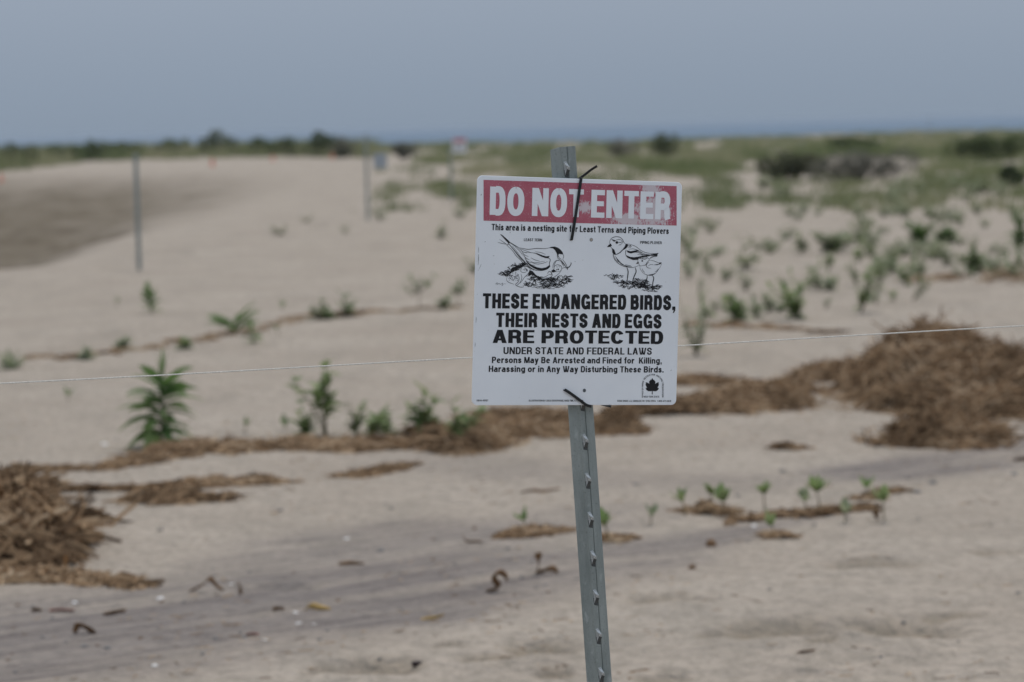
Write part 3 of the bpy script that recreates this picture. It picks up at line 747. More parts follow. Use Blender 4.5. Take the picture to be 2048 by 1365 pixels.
def lug_mesh():
    v = [(-.0032, -.0011, .010), (.0008, -.0011, .011), (-.0030, -.0036, .0080), (.0020, -.0040, .0080), (-.0016, -.0066, .004), (.0038, -.0072, .002), (-.0004, -.0056, -.001), (.0044, -.0060, -.003), (-.0022, -.001, -.011), (.0034, -.001, -.011)]
    f = [(0, 1, 3, 2), (2, 3, 5, 4), (4, 5, 7, 6), (6, 7, 9, 8), (0, 2, 4, 6, 8), (1, 9, 7, 5, 3)]
    v += [(-.0036, -.00135, -.002), (.0046, -.00135, -.003), (.0040, -.00135, -.015), (-.0026, -.00135, -.013)]
    return v, [q[::-1] for q in f] + [(10, 13, 12, 11)]

def on_plane(px, py, back):
    d = ray(px, py); c0 = SC - SN * back
    return CAM + d * (((c0 - CAM) @ SN) / (d @ SN))
A_, B_ = on_plane(1131.5, 345, .0105), on_plane(1163.5, 811, .0105)
PD = (A_ - B_) / np.linalg.norm(A_ - B_)
TOP = on_plane(1128, 294, .0105)
s0 = (TOP - B_) @ PD
TOP = B_ + PD * s0
zg = float(zf(TOP[0], TOP[1]))
length = (TOP[2] - zg + .25) / PD[2]
FOOT = TOP - PD * length
PX = SX - PD * (SX @ PD); PX /= np.linalg.norm(PX); PY = np.cross(PD, PX)
post = empty('sign_post')
post.matrix_world = Matrix(((PX[0], PY[0], PD[0], FOOT[0]), (PX[1], PY[1], PD[1], FOOT[1]), (PX[2], PY[2], PD[2], FOOT[2]), (0, 0, 0, 1)))
tag(post, 'leaning galvanised steel channel post in the foreground carrying the large white sign', 'post')
v, f = channel(length)
mesh('channel', v, f, M_STEEL, post)
lv, lf = lug_mesh()
first = None
Pinv = np.stack([PX, PY, PD])
for k in range(14):
    py = 337 + 77.9 * k if k < 14 else 0
    pxx = np.interp(py, [290, 811, 1365], [1133, 1165, 1193])
    if py > 1420: break
    p = Pinv @ (on_plane(pxx, py, .0105) - FOOT)
    if first is None:
        first = mesh('lug', lv, lf, M_LUG, post); o = first; first.data.materials.append(M_LUGSHADE); first.data.polygons[len(lf) - 1].material_index = 1; first.data.polygons[3].material_index = 1
    else:
        o = first.copy(); COL.objects.link(o); o.parent = post
    o.location = (.0, 0, p[2])
# far posts of the same fence
far_mesh = bpy.data.meshes.new('fence_post')
v, f = channel(1.0, 1.25)
far_mesh.from_pydata(v, [], f); far_mesh.materials.append(M_STEEL)
def far_post(px, base, top, label, wid=1.0):
    p = G(px, base)
    o = bpy.data.objects.new('fence_post', far_mesh); COL.objects.link(o)
    h = (base - top) / pxscale(p[1])
    o.location = (p[0], p[1], p[2] - .15); o.scale = (wid, wid, h + .15)
    o.rotation_euler = (0, 0, .35)
    tag(o, label, 'post', 'steel posts of the string fence')
    return o, p, h
far_post(279, 541, 308, 'plain grey steel post standing alone in bare sand beside the dark hollow')
p2, P2, H2 = far_post(736, 441, 270, 'slender grey post with a small grey plate at its top, in the open sand')
p3, P3, H3 = far_post(903, 402, 292, 'faint distant post carrying the small far-off red and white sign', .9)
far_post(1860, 297, 234, 'tiny thin stake poking above the green dune into the sea, far right', .8)
far_post(1604, 306, 262, 'tiny stake on the dune crest above the dark grey bush', .8)

def small_sign(px, py, wpx, hpx, y, label, back):
    s = pxscale(y); c = CAM + ray(px, py) * (y / ray(px, py)[1])
    r = empty('distant_sign', tuple(c)); r.rotation_euler = (0, 0, .35 if not back else -.5)
    w, h = wpx / s, hpx / s
    o = rrect(w, h, .015, 4); n = len(o)
    v = [(x, 0, z) for x, z in o] + [(x, .004, z) for x, z in o]
    f = [tuple(range(n))[::-1], tuple(range(n, 2 * n))] + [(k, n + k, n + (k + 1) % n, (k + 1) % n) for k in range(n)]
    mesh('panel', v, f, M_ALU if back else M_FARWHITE, r)
    if not back:
        mesh('red_band', [(-w * .46, -.003, h * .22), (w * .46, -.003, h * .22), (w * .46, -.003, h * .46), (-w * .46, -.003, h * .46)], [(0, 1, 2, 3)], M_FARRED, r)
        v, f = [], []
        for k, (z, ww) in enumerate(((.1, .6), (-.12, .75), (-.2, .6), (-.28, .7))):
            v += [(-w * ww / 2, -.003, h * z), (w * ww / 2, -.003, h * z), (w * ww / 2, -.003, h * (z + .035)), (-w * ww / 2, -.003, h * (z + .035))]; f.append((4 * k, 4 * k + 1, 4 * k + 2, 4 * k + 3))
        mesh('lettering', v, f, M_INK, r)
    tag(r, label, 'sign')
small_sign(919, 291, 29, 30, P3[1] - .06, 'small distant white sign with a red top, on a far post', False)
small_sign(760, 322, 31, 30, P2[1] - .08, 'small grey metal plate hung beside the top of a slender distant post', True)

# string of the fence
def sp3(px, y, dz=0.0):
    d = ray(px[0], px[1]); return CAM + d * (y / d[1])
pc = on_plane(1150, 704, .012)
pts = []
fd = np.array([.93, .37, 0]) / np.linalg.norm([.93, .37, 0])
for s in np.linspace(-4, 4.5, 90):
    q = pc + fd * s
    q[2] += -.010 * math.cos(s * 1.2) * 0 + .0025 * math.sin(s * 3) * min(1, abs(s)) + .0012 * s * s
    pts.append(q)
mb = MB(); tube(mb, pts, .00115, 6)
# wrap of the string round the post
wr = [pc + PX * .024 * math.cos(q) + PY * (.014 + .012 * math.sin(q)) + PD * (.0022 * q / 3 - .004) for q in np.linspace(0, 6 * math.pi, 60)]
tube(mb, wr, .0011, 5)
tag(mb.build('string', M_STRING, None, True), 'thin off-white string stretched across the picture at the height of the sign', 'string')

# cable ties
def SL(px, py, out): 
    q = SP(px, py); return SC + SX * q[0] + SZ * q[1] + SN * out
def tie(pts, w, label):
    """flat strap, width w, thickness 1.4 mm, through world points"""
    P = [np.array(p) for p in pts]; mb = MB(); v = []; f = []
    C = cr(P, 6)
    for i, p in enumerate(C):
        d = C[min(i + 1, len(C) - 1)] - C[max(i - 1, 0)]; d = d / (np.linalg.norm(d) + 1e-12)
        s = np.cross(d, SN); nl = np.linalg.norm(s); s = s / nl if nl > .3 else PX
        u = np.cross(s, d); u /= np.linalg.norm(u)
        for a, b in ((-1, -1), (1, -1), (1, 1), (-1, 1)): v.append(p + s * a * w / 2 + u * b * .0007)
    for i in range(len(C) - 1):
        for k in range(4): f.append((i * 4 + k, i * 4 + (k + 1) % 4, i * 4 + 4 + (k + 1) % 4, i * 4 + 4 + k))
    f += [(3, 2, 1, 0), tuple(len(v) - 4 + k for k in range(4))]
    r = empty('cable_tie', tuple(P[0])); off = P[0]
    mb.add([p - off for p in v], f); mb.build('strap', M_TIE, r)
    return r
T1 = tie([SL(1142.5, 481, -.012), SL(1142, 480.5, .0004), SL(1142.8, 475, .0022), SL(1147, 449, .0026), SL(1154, 405, .0024), SL(1160, 364, .0022), SL(1161.5, 357.5, .0012), SL(1161.5, 356.5, -.0035), SL(1160, 362, -.03), SL(1130, 366, -.036), SL(1098, 362, -.022), SL(1112, 420, -.008)], .0042, '')
tag(T1, 'long black cable tie crossing the word NOT, looped over the top edge of the sign', 'cable tie')
def nub(r, pts, name='tail'):
    o = tie(pts, .0036, ''); ch = o.children[0]; w = o.location.copy()
    bpy.data.objects.remove(o); ch.parent = r; ch.name = name; ch.location = w - r.location
nub(T1, [SL(1161, 358.5, -.006), SL(1172, 350, -.005), SL(1184, 339.5, -.002), SL(1193, 332.5, .002)])
T2 = tie([SL(1129, 780, -.012), SL(1129, 780.3, .0006), SL(1132, 782, .0024), SL(1145, 791, .0028), SL(1160, 802, .0026), SL(1170, 809.5, .002), SL(1178, 812.5, .0008), SL(1184, 813, -.004), SL(1186, 812, -.03), SL(1160, 806, -.036), SL(1134, 800, -.022), SL(1130, 785, -.010)], .0042, '')
tag(T2, 'short black cable tie at the bottom edge of the sign, above the bare post', 'cable tie')
nub(T2, [SL(1196, 806, -.006), SL(1206, 809.5, -.004), SL(1214, 811.5, -.002), SL(1222, 813.5, .0)])

# ------------------------------------------------------------------ plants
def leaf(mb, base, yaw, el, L, Wd_, droop, t, seg=5, roll=0.0):
    d = np.array([math.cos(yaw) * math.cos(el), math.sin(yaw) * math.cos(el), math.sin(el)])
    s = np.array([-math.sin(yaw), math.cos(yaw), roll]); s /= np.linalg.norm(s)
    n = np.cross(d, s); n *= 1 if n[2] < 0 else -1
    v = []
    for i in range(seg + 1):
        u = i / seg
        w = Wd_ * (math.sin(math.pi * min(1, u * .93 + .07) ** .8) * .5 + .02)
        p = base + d * L * u + np.array([0, 0, -droop * L * u * u])
        v += [p + s * w, p + n * w * .35, p - s * w]
    f = []
    for i in range(seg):
        a = 3 * i; f += [(a, a + 1, a + 4, a + 3), (a + 1, a + 2, a + 5, a + 4)]
    mb.add(v, f, t)

def finish(name, loc, stem, fol, mat_f, fname='foliage'):
    r = empty(name, loc)
    if stem.v: stem.build('stem', M_STEM, r, True)
    fol.build(fname, mat_f, r, True)
    return r

def goldenrod(h, nl, L0, seed, el0=.15, el1=.75, w=.25, m=None):
    rs = random.Random(seed); st, fo = MB(), MB()
    tube(st, [(0, 0, -.03), (.004, 0, h * .4), (-.003, .003, h * .75), (0, 0, h * .92)], [.007, .006, .004, .0015])
    for i in range(nl):
        u = (i + .5) / nl
        z = h * (.05 + .82 * u); yaw = i * 2.399 + rs.uniform(-.25, .25)
        L = L0 * (.75 + .35 * math.sin(math.pi * (u * .7 + .15))) * rs.uniform(.8, 1.15)
        el = el0 + (el1 - el0) * u ** 1.4 + rs.uniform(-.12, .12)
        dr = .38 * (1 - u) + .3 + rs.uniform(-.06, .1)
        leaf(fo, np.array([0, 0, z]), yaw, el, L, L * w * rs.uniform(.85, 1.15), dr, (rs.uniform(.2, .7) if u > .22 else rs.uniform(.6, 1)), 6, rs.uniform(-.8, .8))
    for i in range(4): leaf(fo, np.array([0, 0, h * .88]), i * 1.6, 1.42 - .03 * i, L0 * .75, L0 * .1, 0, .6)
    return st, fo

def sprig(h, nst, seed, spread=.35, L=.05, bare=.35, lw=.42, per=11):
    rs = random.Random(seed); st, fo = MB(), MB()
    for k in range(nst):
        a = rs.uniform(0, 6.28); ht = h * (1 if k == 0 else rs.uniform(.45, .9)); b = rs.uniform(.25, 1) * spread * ht
        P = lambda u: np.array([math.cos(a) * b * u ** 1.3, math.sin(a) * b * u ** 1.3, ht * u - .02 * (1 - u)])
        tube(st, [P(u) for u in (0, .3, .6, .85, 1)], [.0045, .004, .003, .002, .001])
        for i in range(per):
            u = bare + (1 - bare) * (i + rs.random() * .6) / per
            l = 1.75 * L * rs.uniform(.6, 1.2) * (1.1 - .35 * u)
            leaf(fo, P(min(u, 1)), rs.uniform(0, 6.28), rs.uniform(-.1, 1.0), l, l * lw, rs.uniform(.0, .5), rs.random(), 4)
    return st, fo

def seedling(h, seed, nl=5, L=.045):
    rs = random.Random(seed); st, fo = MB(), MB()
    a = rs.uniform(0, 6.28); l_ = rs.uniform(.05, .35) * h
    P = lambda u: np.array([math.cos(a) * l_ * u * u, math.sin(a) * l_ * u * u * .4, h * .72 * u - .015 * (1 - u)])
    tube(st, [P(0), P(.35), P(.7), P(1)], [.0035, .003, .0028, .002])
    for i in range(nl):
        l = L * rs.uniform(.7, 1.15)
        leaf(fo, P(1 - .12 * rs.random()), i * 2.4 + rs.random(), rs.uniform(.6, 1.4), l, l * .5, rs.uniform(-.1, .25), rs.uniform(.2, 1), 5)
    return st, fo

def tuft(h, seed, n=22, spread=.5, w=.012):
    rs = random.Random(seed); fo = MB()
    for i in range(n):
        a = rs.uniform(0, 6.28); r = rs.random() * .03
        l = h * rs.uniform(.55, 1.1)
        leaf(fo, np.array([r * math.cos(a), r * math.sin(a), -.01]), a, 1.5 - rs.random() * spread * 1.6, l, w * rs.uniform(.7, 1.3), rs.uniform(.0, .35), rs.random(), 5)
    return MB(), fo

KIND = {'S': 'young beach plant', 'd': 'seedling'}
def put(px, base, top, make, name, label, cat, m, group=None, yaw=0.0):
    p = G(px, base)
    h = max(.04, (base - top) / pxscale(p[1]))
    st, fo = make(h)
    r = finish(name, tuple(p), st, fo, m); r.rotation_euler = (.16 * math.sin(px * 1.3), .16 * math.sin(px * .7 + 1), yaw)
    tag(r, label, cat, group)
    return r

put(322, 895, 742, lambda h: goldenrod(h, 44, .215, 3), 'beach_goldenrod', 'tall dark green plant with tiers of arching leaves on the wrack at left', 'plant', M_GREEN)
def vplant(h):
    st, fo = MB(), MB(); rs = random.Random(4)
    tube(st, [(0, 0, -.02), (0, 0, h * .45)], [.006, .004])
    for a in list(np.linspace(-.5, .5, 5)) + list(np.pi + np.linspace(-.5, .5, 5)) + [1.4, 4.6]:
        leaf(fo, np.array([0, 0, h * rs.uniform(.05, .4)]), a, rs.uniform(.6, .9), .30 * rs.uniform(.8, 1.1), .048, rs.uniform(.2, .45), rs.uniform(.2, .7), 6, rs.uniform(-.8, .8))
    return st, fo
put(471, 668, 615, vplant, 'beach_goldenrod', 'dark green plant with leaves spread in a wide V, left of centre', 'plant', M_GREEN)
put(303, 627, 580, lambda h: goldenrod(h, 16, .16, 9, .7, 1.1, .3), 'beach_goldenrod', 'small upright dark green plant alone on bare sand, below the lone grey post', 'plant', M_GREEN)
put(22, 738, 684, lambda h: tuft(h, 5, 46, .62, .016), 'grass_tuft', 'fan-shaped yellow-green tuft at the left edge of the picture', 'grass', M_SAGE)
put(507, 690, 648, lambda h: goldenrod(h, 12, .10, 12, .5, 1.1, .35), 'beach_sprout', 'short dark sprout just right of the V-shaped plant', 'plant', M_GREEN)
P_ = [  # px, base, top, kind, material, label
 (652, 872, 718, 'T', 'f', 'tall sparse leafy plant with a bent leaning stem, crossed near its top by the string'),
 (612, 873, 818, 'S', 'f', 'low leafy plant at the left foot of the tall sparse plant'),
 (712, 872, 800, 'S', 's', 'slender pale plant just right of the tall sparse plant'),
 (745, 875, 815, 'S', 'f', 'spreading leafy plant midway between the tall sparse plant and the sign'),
 (772, 868, 825, 'S', 's', 'pale wispy seedling beside the spreading leafy plant on the wrack'),
 (838, 868, 770, 'T2', 'f', 'forked leafy plant rising from the wrack left of the sign'),
 (858, 862, 822, 'S', 'g', 'dense dark green clump at the right foot of the forked plant'),
 (918, 898, 798, 'B', 'f', 'bushy plant on the wrack just below the lower left corner of the sign'),
 (570, 862, 846, 'd', 's', 'tiny grey-green shoot on sand left of the tall sparse plant'),
 (490, 866, 842, 'd', 's', 'tiny pale shoot on sand, halfway from the tall dark plant to the tall sparse plant'),
 (635, 640, 598, 'S', 's', 'pale sprig on the thin wrack line directly above the tall sparse plant'),
 (655, 638, 622, 'S', 'g', 'low dark sprig between two pale sprigs on the thin wrack line'),
 (692, 634, 588, 'S', 's', 'pale sprig with a tuft of round leaves, right end of the thin wrack line'),
 (558, 672, 650, 'd', 's', 'little greyish seedling under the thin wrack line, right of the V-shaped plant'),
 (566, 620, 608, 'd', 's', 'very small green dot of a seedling above the thin wrack line'),
 (838, 620, 548, 'U', 's', 'pale umbrella-topped plant on sand, first to the left of the sign'),
 (888, 620, 592, 'S', 's', 'low pale sprig between the umbrella-topped plant and the sign'),
 (918, 612, 562, 'U', 's', 'pale plant with a flat leaning top touching the left edge of the sign'),
 (170, 720, 695, 'S', 's', 'faint green sprig on the left end of the thin wrack line'),
 (247, 702, 672, 'S', 's', 'slim pale sprig on the thin wrack line above the tall dark plant'),
 (364, 700, 676, 'S', 'g', 'short brownish-green sprig between the slim pale sprig and the V-shaped plant'),
 (235, 615, 598, 'd', 's', 'tiny pale seedling on bare sand left of the small upright plant'),
 (136, 800, 788, 'd', 's', 'tiny green speck of a seedling under the string at left'),
 (1372, 1032, 984, 'd', 'f', 'leftmost two-leaved seedling of the clump growing from brown litter right of the post'),
 (1419, 1022, 972, 'd', 'f', 'tallest seedling of the clump growing from brown litter right of the post'),
 (1446, 1030, 984, 'D', 'f', 'bushy seedling at the right end of the litter clump right of the post'),
 (1530, 1030, 964, 'D', 'f', 'seedling with its head leaning left, at the left end of the thin dark root'),
 (1612, 1018, 992, 'd', 's', 'smaller pale seedling left of the tall one on the thin dark root'),
 (1640, 1022, 962, 'D', 'f', 'tall seedling with a tilted stem over the middle of the thin dark root'),
 (1690, 1046, 1014, 'd', 's', 'yellowish seedling hanging over the right part of the thin dark root'),
 (1733, 994, 964, 'd', 'f', 'small seedling behind the brown scrap at the right end of the root'),
 (1768, 1042, 978, 'D', 'f', 'bright green seedling with a bent stem at the far right end of the root'),
 (1220, 1084, 1028, 'D', 'f', 'broad green seedling close beside the right edge of the steel post'),
 (1301, 1050, 1018, 'd', 's', 'thin yellowish seedling between the post and the litter clump'),
 (1053, 1064, 1026, 'd', 'f', 'single seedling on a flat brown mat left of the steel post'),
 (1553, 1070, 1040, 'd', 'f', 'tiny two-leaved seedling on its own little mound below the root'),
 (1392, 712, 585, 'B2', 's', 'tall loose pale plant beside the right edge of the sign, crossed by the string'),
 (1415, 636, 605, 'S', 'f', 'low green plant just right of the sign edge above the string'),
 (1478, 640, 578, 'B', 'y', 'bright yellow-green plant, brightest of the row right of the sign'),
 (1512, 636, 600, 'S', 's', 'thin pale sprig right of the brightest yellow-green plant'),
 (1540, 625, 585, 'S', 's', 'pale sprig in the row, midway between the bright plant and the dense one'),
 (1594, 638, 545, 'B', 'f', 'dense dark plant of the row, largest between the sign and the brown heap'),
 (1564, 625, 606, 'S', 's', 'small low sprig touching the left side of the dense dark plant'),
 (1636, 580, 535, 'S', 's', 'pale sprig up and right of the dense dark plant'),
 (1660, 582, 552, 'S', 's', 'faint small sprig in the gap left of the tall forked plant'),
 (1722, 625, 522, 'T2', 'f', 'tall forked dark plant directly above the brown heap'),
 (1755, 555, 515, 'S', 's', 'small round-headed sprig right of the tall forked plant'),
 (1782, 540, 506, 'S', 's', 'round leafy sprig second to the right of the tall forked plant'),
 (1812, 572, 512, 'S', 'g', 'brownish dark sprig beside the dead twigs on the right'),
 (1950, 545, 500, 'B', 'g', 'dark bushy plant standing alone near the right edge'),
 (1838, 488, 444, 'B', 'g', 'dark leafy bush with a spreading top, left one of a pair on the right'),
 (1895, 486, 455, 'B', 'g', 'dark leafy bush, right one of a pair on the right'),
 (1604, 508, 470, 'S', 's', 'pale plant at the left end of the low hedge-like clump'),
 (1664, 506, 462, 'H', 's', 'low wide hedge-like clump of grey-green stems on the sand'),
 (2038, 500, 418, 'T2', 'g', 'tall dark plant cut by the right edge of the picture'),
]
MAPM = {'f': M_FRESH, 's': M_SAGE, 'g': M_GREEN, 'y': M_FRESH}
def umbrella(h, seed):
    rs = random.Random(seed); st, fo = MB(), MB()
    tube(st, [(0, 0, -.02), (.01, 0, h * .7)], .004)
    for i in range(20):
        a = rs.uniform(0, 6.28); r = rs.uniform(.05, .5) * h; z = h * (.35 + .6 * rs.random() ** .7)
        tube(st, [(0, 0, h * .5), (r * math.cos(a), r * math.sin(a) * .6, z)], .002, 3)
        for _ in range(2): leaf(fo, np.array([r * math.cos(a), r * math.sin(a) * .6, z]), rs.uniform(0, 6.28), rs.uniform(0, 1.2), .075, .026, .3, rs.random(), 4)
    return st, fo
for i, (px, b_, tp, k, m, lab) in enumerate(P_):
    sc = pxscale(flat(px, b_)[1])
    lf = max(.05, 17 / sc)
    mk = {'T': lambda h: sprig(h, 5, 100 + i, .42, .075, .40, .5, 9), 'T2': lambda h: sprig(h, 5, 140 + i, .42, max(.06, lf), .3, .4, 12), 'S': lambda h: sprig(h, 4, 200 + i, .5, max(.055, lf * .9), .25, .42, 8),
          'B': lambda h: sprig(h, 9, 300 + i, .55, max(.06, lf), .12, .45, 10), 'B2': lambda h: sprig(h, 7, 340 + i, .4, max(.05, lf * .8), .2, .4, 10), 'H': lambda h: sprig(h, 26, 360 + i, 1.5, lf * .9, .2, .4, 8),
          'd': lambda h: seedling(h, 400 + i, 4, .06), 'D': lambda h: seedling(h, 460 + i, 7, .075), 'U': lambda h: umbrella(h, 520 + i)}[k]
    put(px, b_, tp, mk, {'d': 'seedling', 'D': 'seedling'}.get(k, 'beach_plant'), lab, 'seedling' if k in 'dD' else 'plant', MAPM[m], 'seedlings by the post' if k in 'dD' and b_ > 950 else None, yaw=i * 1.7)

# scattered small plants further back: copies of five kinds
protos = []
for k in range(5):
    st, fo = sprig(.3, 4 + k, 700 + k, .9, .075, .2, .36, 6)
    r = finish('small_beach_plant', (0, 0, -50), st, fo, M_SAGE)
    protos.append((r, list(r.children)))
used = set(); cnt = 0
rs = random.Random(21)
spots = []
while len(spots) < 215:
    px = rs.uniform(860, 2300); py = 372 + 190 * rs.random() ** 1.5
    if px < 1370 and py > 352 and 950 < px: 
        if rs.random() < .8: continue
    if px < 950 and (py > 440 or rs.random() < .6): continue
    if float(vn(px / 110, py / 22, 41)) + .12 * (470 - py) / 100 < -.02: continue
    spots.append((px, py))
spots += [(615, 455), (690, 468), (760, 440), (885, 478), (560, 470), (865, 350), (830, 345), (905, 352), (1385, 470), (1400, 452), (1430, 455), (1455, 560), (1490, 540)]
for px, py in spots:
    p = G(px, py); k = rs.randrange(5)
    src, kids = protos[k]
    if k not in used: used.add(k); r = src; first = True
    else:
        r = src.copy(); COL.objects.link(r)
        for c in kids:
            cc = c.copy(); COL.objects.link(cc); cc.parent = r
    r.location = tuple(p)
    s = rs.uniform(.4, .95) * (1 + max(0, (430 - py)) / 90 * .4); r.scale = (s * 1.25, s * 1.25, s * rs.uniform(.7, 1.3)); r.rotation_euler = (rs.gauss(0, .16), rs.gauss(0, .16), rs.uniform(0, 6.28))
    tag(r, 'small grey-green plant scattered with its like across the pale sand toward the dunes', 'plant', 'small plants scattered over the back of the beach')

# pale sprigs in the loose row right of the sign: copies of four kinds
row = []
for k in range(4):
    st, fo = sprig(.22, 3 + k, 760 + k, .5, .05, .4, .42, 7)
    row.append(finish('beach_sprig', (0, 0, -50), st, fo, M_SAGE if k % 2 else M_FRESH))
rs = random.Random(33)
for n_ in range(36):
    px = 1372 + 480 * rs.random() ** 1.1; py = 640 - 105 * rs.random() - .07 * (px - 1372)
    src = row[n_ % 4]
    if n_ < 4: r = src
    else:
        r = src.copy(); COL.objects.link(r)
        for c in list(src.children):
            cc = c.copy(); COL.objects.link(cc); cc.parent = r
    r.location = tuple(G(px, py)); q = rs.uniform(.4, .95); r.scale = (q, q, q * rs.uniform(.8, 1.3)); r.rotation_euler = (rs.gauss(0, .15), rs.gauss(0, .15), rs.uniform(0, 6.28))
    tag(r, 'small pale sprig, one of the loose row right of the sign', 'plant', 'pale sprigs in the row right of the sign')

# ------------------------------------------------------------------ beach grass on the dunes (uncountable)
def blades(name, pts, hs, nb, wid, spread, m, seed, label):
    rg = np.random.default_rng(seed)
    N = len(pts); P = np.repeat(pts, nb, 0); H = np.repeat(hs, nb) * rg.uniform(.5, 1.15, N * nb)
    P = P + np.stack([rg.normal(0, spread, N * nb), rg.normal(0, spread, N * nb), np.full(N * nb, -.03)], 1)
    a = rg.uniform(0, 2 * np.pi, N * nb); ln = rg.uniform(.1, .65, N * nb) * H
    D = np.stack([np.cos(a), np.sin(a), np.zeros_like(a)], 1)
    ya = rg.uniform(0, np.pi, N * nb); Sd = np.stack([np.cos(ya), np.sin(ya) * .4, np.zeros_like(a)], 1) * wid * rg.uniform(.6, 1.4, N * nb)[:, None]
    up = np.array([0, 0, 1.])
    v = np.stack([P - Sd, P + Sd, P + D * (ln * .35)[:, None] + up * (H * .62)[:, None] - Sd * .8, P + D * (ln * .35)[:, None] + up * (H * .62)[:, None] + Sd * .8, P + D * ln[:, None] + up * H[:, None]], 1).reshape(-1, 3)
    b = np.arange(N * nb) * 5
    tint = np.repeat(np.clip(np.repeat(.5 + 1.1 * vn(pts[:, 0] / 3.5, pts[:, 1] / 9, seed + 1), nb) + rg.normal(0, .15, N * nb), 0, 1), 5)
    f4 = np.stack([b, b + 1, b + 3, b + 2], 1).tolist(); f3 = np.stack([b + 2, b + 3, b + 4], 1).tolist()
    o = mesh(name, v, f4 + f3, m, None, False, {'tint': tint})
    tag(o, label, 'grass', None, 'stuff')
    return o

def scatter(n, fn, seed):
    rg = random.Random(seed); out = []; tries = 0
    while len(out) < n and tries < n * 30:
        tries += 1
        q = fn(rg)
        if q: out.append(q)
    return GV(out)
def hz(px): return 257 + .0239 * (1024 - px)
def right_grass(r):
    px = r.uniform(690, 2500); y0 = hz(px) + 26
    lo = np.interp(px, [690, 800, 1000, 1250, 1500, 1800, 2048, 2500], [318, 345, 372, 395, 385, 372, 385, 395])
    u = r.random(); py = y0 + (lo - y0) * u ** 1.1
    if 980 < px < 1290 and 274 < py < 290 and r.random() < .75: return None
    v = (py - y0) / (lo - y0)
    if 1470 < px < 1850 and py > 326: return None
    nz = 1.25 * vn(px / 62., py / 8., 51) + .8 * vn(px / 26., py / 4.5, 52)
    if nz < np.interp(v, [0, .25, 1], [-.66, -.30, .42]) + np.interp(px, [690, 1000, 1380, 1600], [.16, .12, .06, -.06]): return None
    return px, py
pts = scatter(7500, right_grass, 5)
blades('dune_grass', pts, np.random.default_rng(1).uniform(.3, .62, len(pts)) * np.interp(pts[:, 1], [45, 120], [.5, 1]), 11, .012, .22, M_GRASS, 60, 'green beach grass covering the dune ridge on the right in front of the sea')
def left_grass(r):
    px = r.uniform(-450, 745); y0 = hz(px) + 20
    lo = np.interp(px, [-450, 0, 180, 300, 560, 700, 745], [372, 346, 324, 321, 315, 318, 316])
    py = y0 + (lo - y0) * r.random()
    return (px, py)
pts = scatter(2200, left_grass, 6)
blades('meadow_grass', pts, np.random.default_rng(2).uniform(.6, 1.25, len(pts)), 12, .02, .4, M_GRASS, 70, 'dull green grass along the far edge of the bare sand on the left')
def far_sprinkle(r):
    px = r.uniform(760, 2300); py = r.uniform(340, 425)
    if 950 < px < 1365 and py > 352: return None
    if vn(px / 60., py / 9., 57) < .02: return None
    return px, py
pts = scatter(850, far_sprinkle, 8)
blades('sparse_grass', pts, np.random.default_rng(3).uniform(.12, .32, len(pts)), 12, .011, .16, M_GRASS, 80, 'thin sparse grass at the foot of the dune ridge on the right')

# ------------------------------------------------------------------ shrubs
M_SCRUBL = veg_mat('green_scrub_leaf', (.04, .07, .025), (.085, .13, .045), (.15, .18, .07))
M_OLIVE = veg_mat('olive_scrub_leaf', (.075, .085, .048), (.125, .135, .08), (.18, .185, .115))
def shrub(px, base, hw, top, label, m, seed, leafs=1500, lsize=None, twiggy=False):
    p = G(px, base); s = pxscale(p[1]); h = (base - top) / s; rw = hw / s
    rg = np.random.default_rng(seed)
    r = empty('shrub', tuple(p))
    st = MB()
    nb = 22 if twiggy else 9
    lob = []
    for k in range(max(5, int(4 + 3 * rw / h))):
        lob.append((((k + .5) / max(5, int(4 + 3 * rw / h)) * 1.7 - .85) * rw, rg.uniform(-.5, .5) * rw, h * rg.uniform(.3, .62), rg.uniform(.28, .42)))
    lob[0] = (0, 0, h * .66, .36)
    for k in range(nb):
        a = rg.uniform(0, 6.28); l = lob[k % len(lob)]
        e = np.array([l[0] + rg.uniform(-.2, .2) * rw, l[1], min(h * .9, l[2] + .2 * h * rg.random())])
        tube(st, [(e[0] * .15, e[1] * .15, -.1), tuple(e * np.array([.6, .6, .5])), tuple(e)], [.03, .02, .008], 4)
    st.build('stem', M_TWIG, r)
    ls = lsize or max(.035, 2.2 / s)
    N = leafs; q = rg.integers(0, len(lob), N)
    L = np.array(lob)[q]
    dirs = rg.normal(size=(N, 3)); dirs /= np.linalg.norm(dirs, axis=1)[:, None]
    rad = L[:, 3] * (.45 + .6 * rg.random(N) ** .5)
    C = np.stack([L[:, 0] + dirs[:, 0] * rad * max(rw * .75, h * .8), L[:, 1] + dirs[:, 1] * rad * max(rw * .75, h * .8), L[:, 2] + dirs[:, 2] * rad * h], 1)
    C[:, 2] = np.abs(C[:, 2])
    a = rg.normal(size=(N, 3)); a /= np.linalg.norm(a, axis=1)[:, None]; b = np.cross(a, rg.normal(size=(N, 3))); b /= np.linalg.norm(b, axis=1)[:, None]
    sz = ls * rg.uniform(.6, 1.5, N)[:, None]
    wv = .3 if twiggy else .55
    v = np.stack([C - a * sz, C + b * sz * wv, C + a * sz * 1.1, C - b * sz * wv], 1).reshape(-1, 3)
    i = np.arange(N) * 4
    tint = np.repeat(np.clip(.45 + .5 * np.sin(q * 2.3) * .6 + rg.normal(0, .2, N), 0, 1), 4)
    mesh('foliage', v, np.stack([i, i + 1, i + 2, i + 3], 1), m, r, False, {'tint': tint})
    tag(r, label, 'shrub', 'shrubs along the back of the beach')
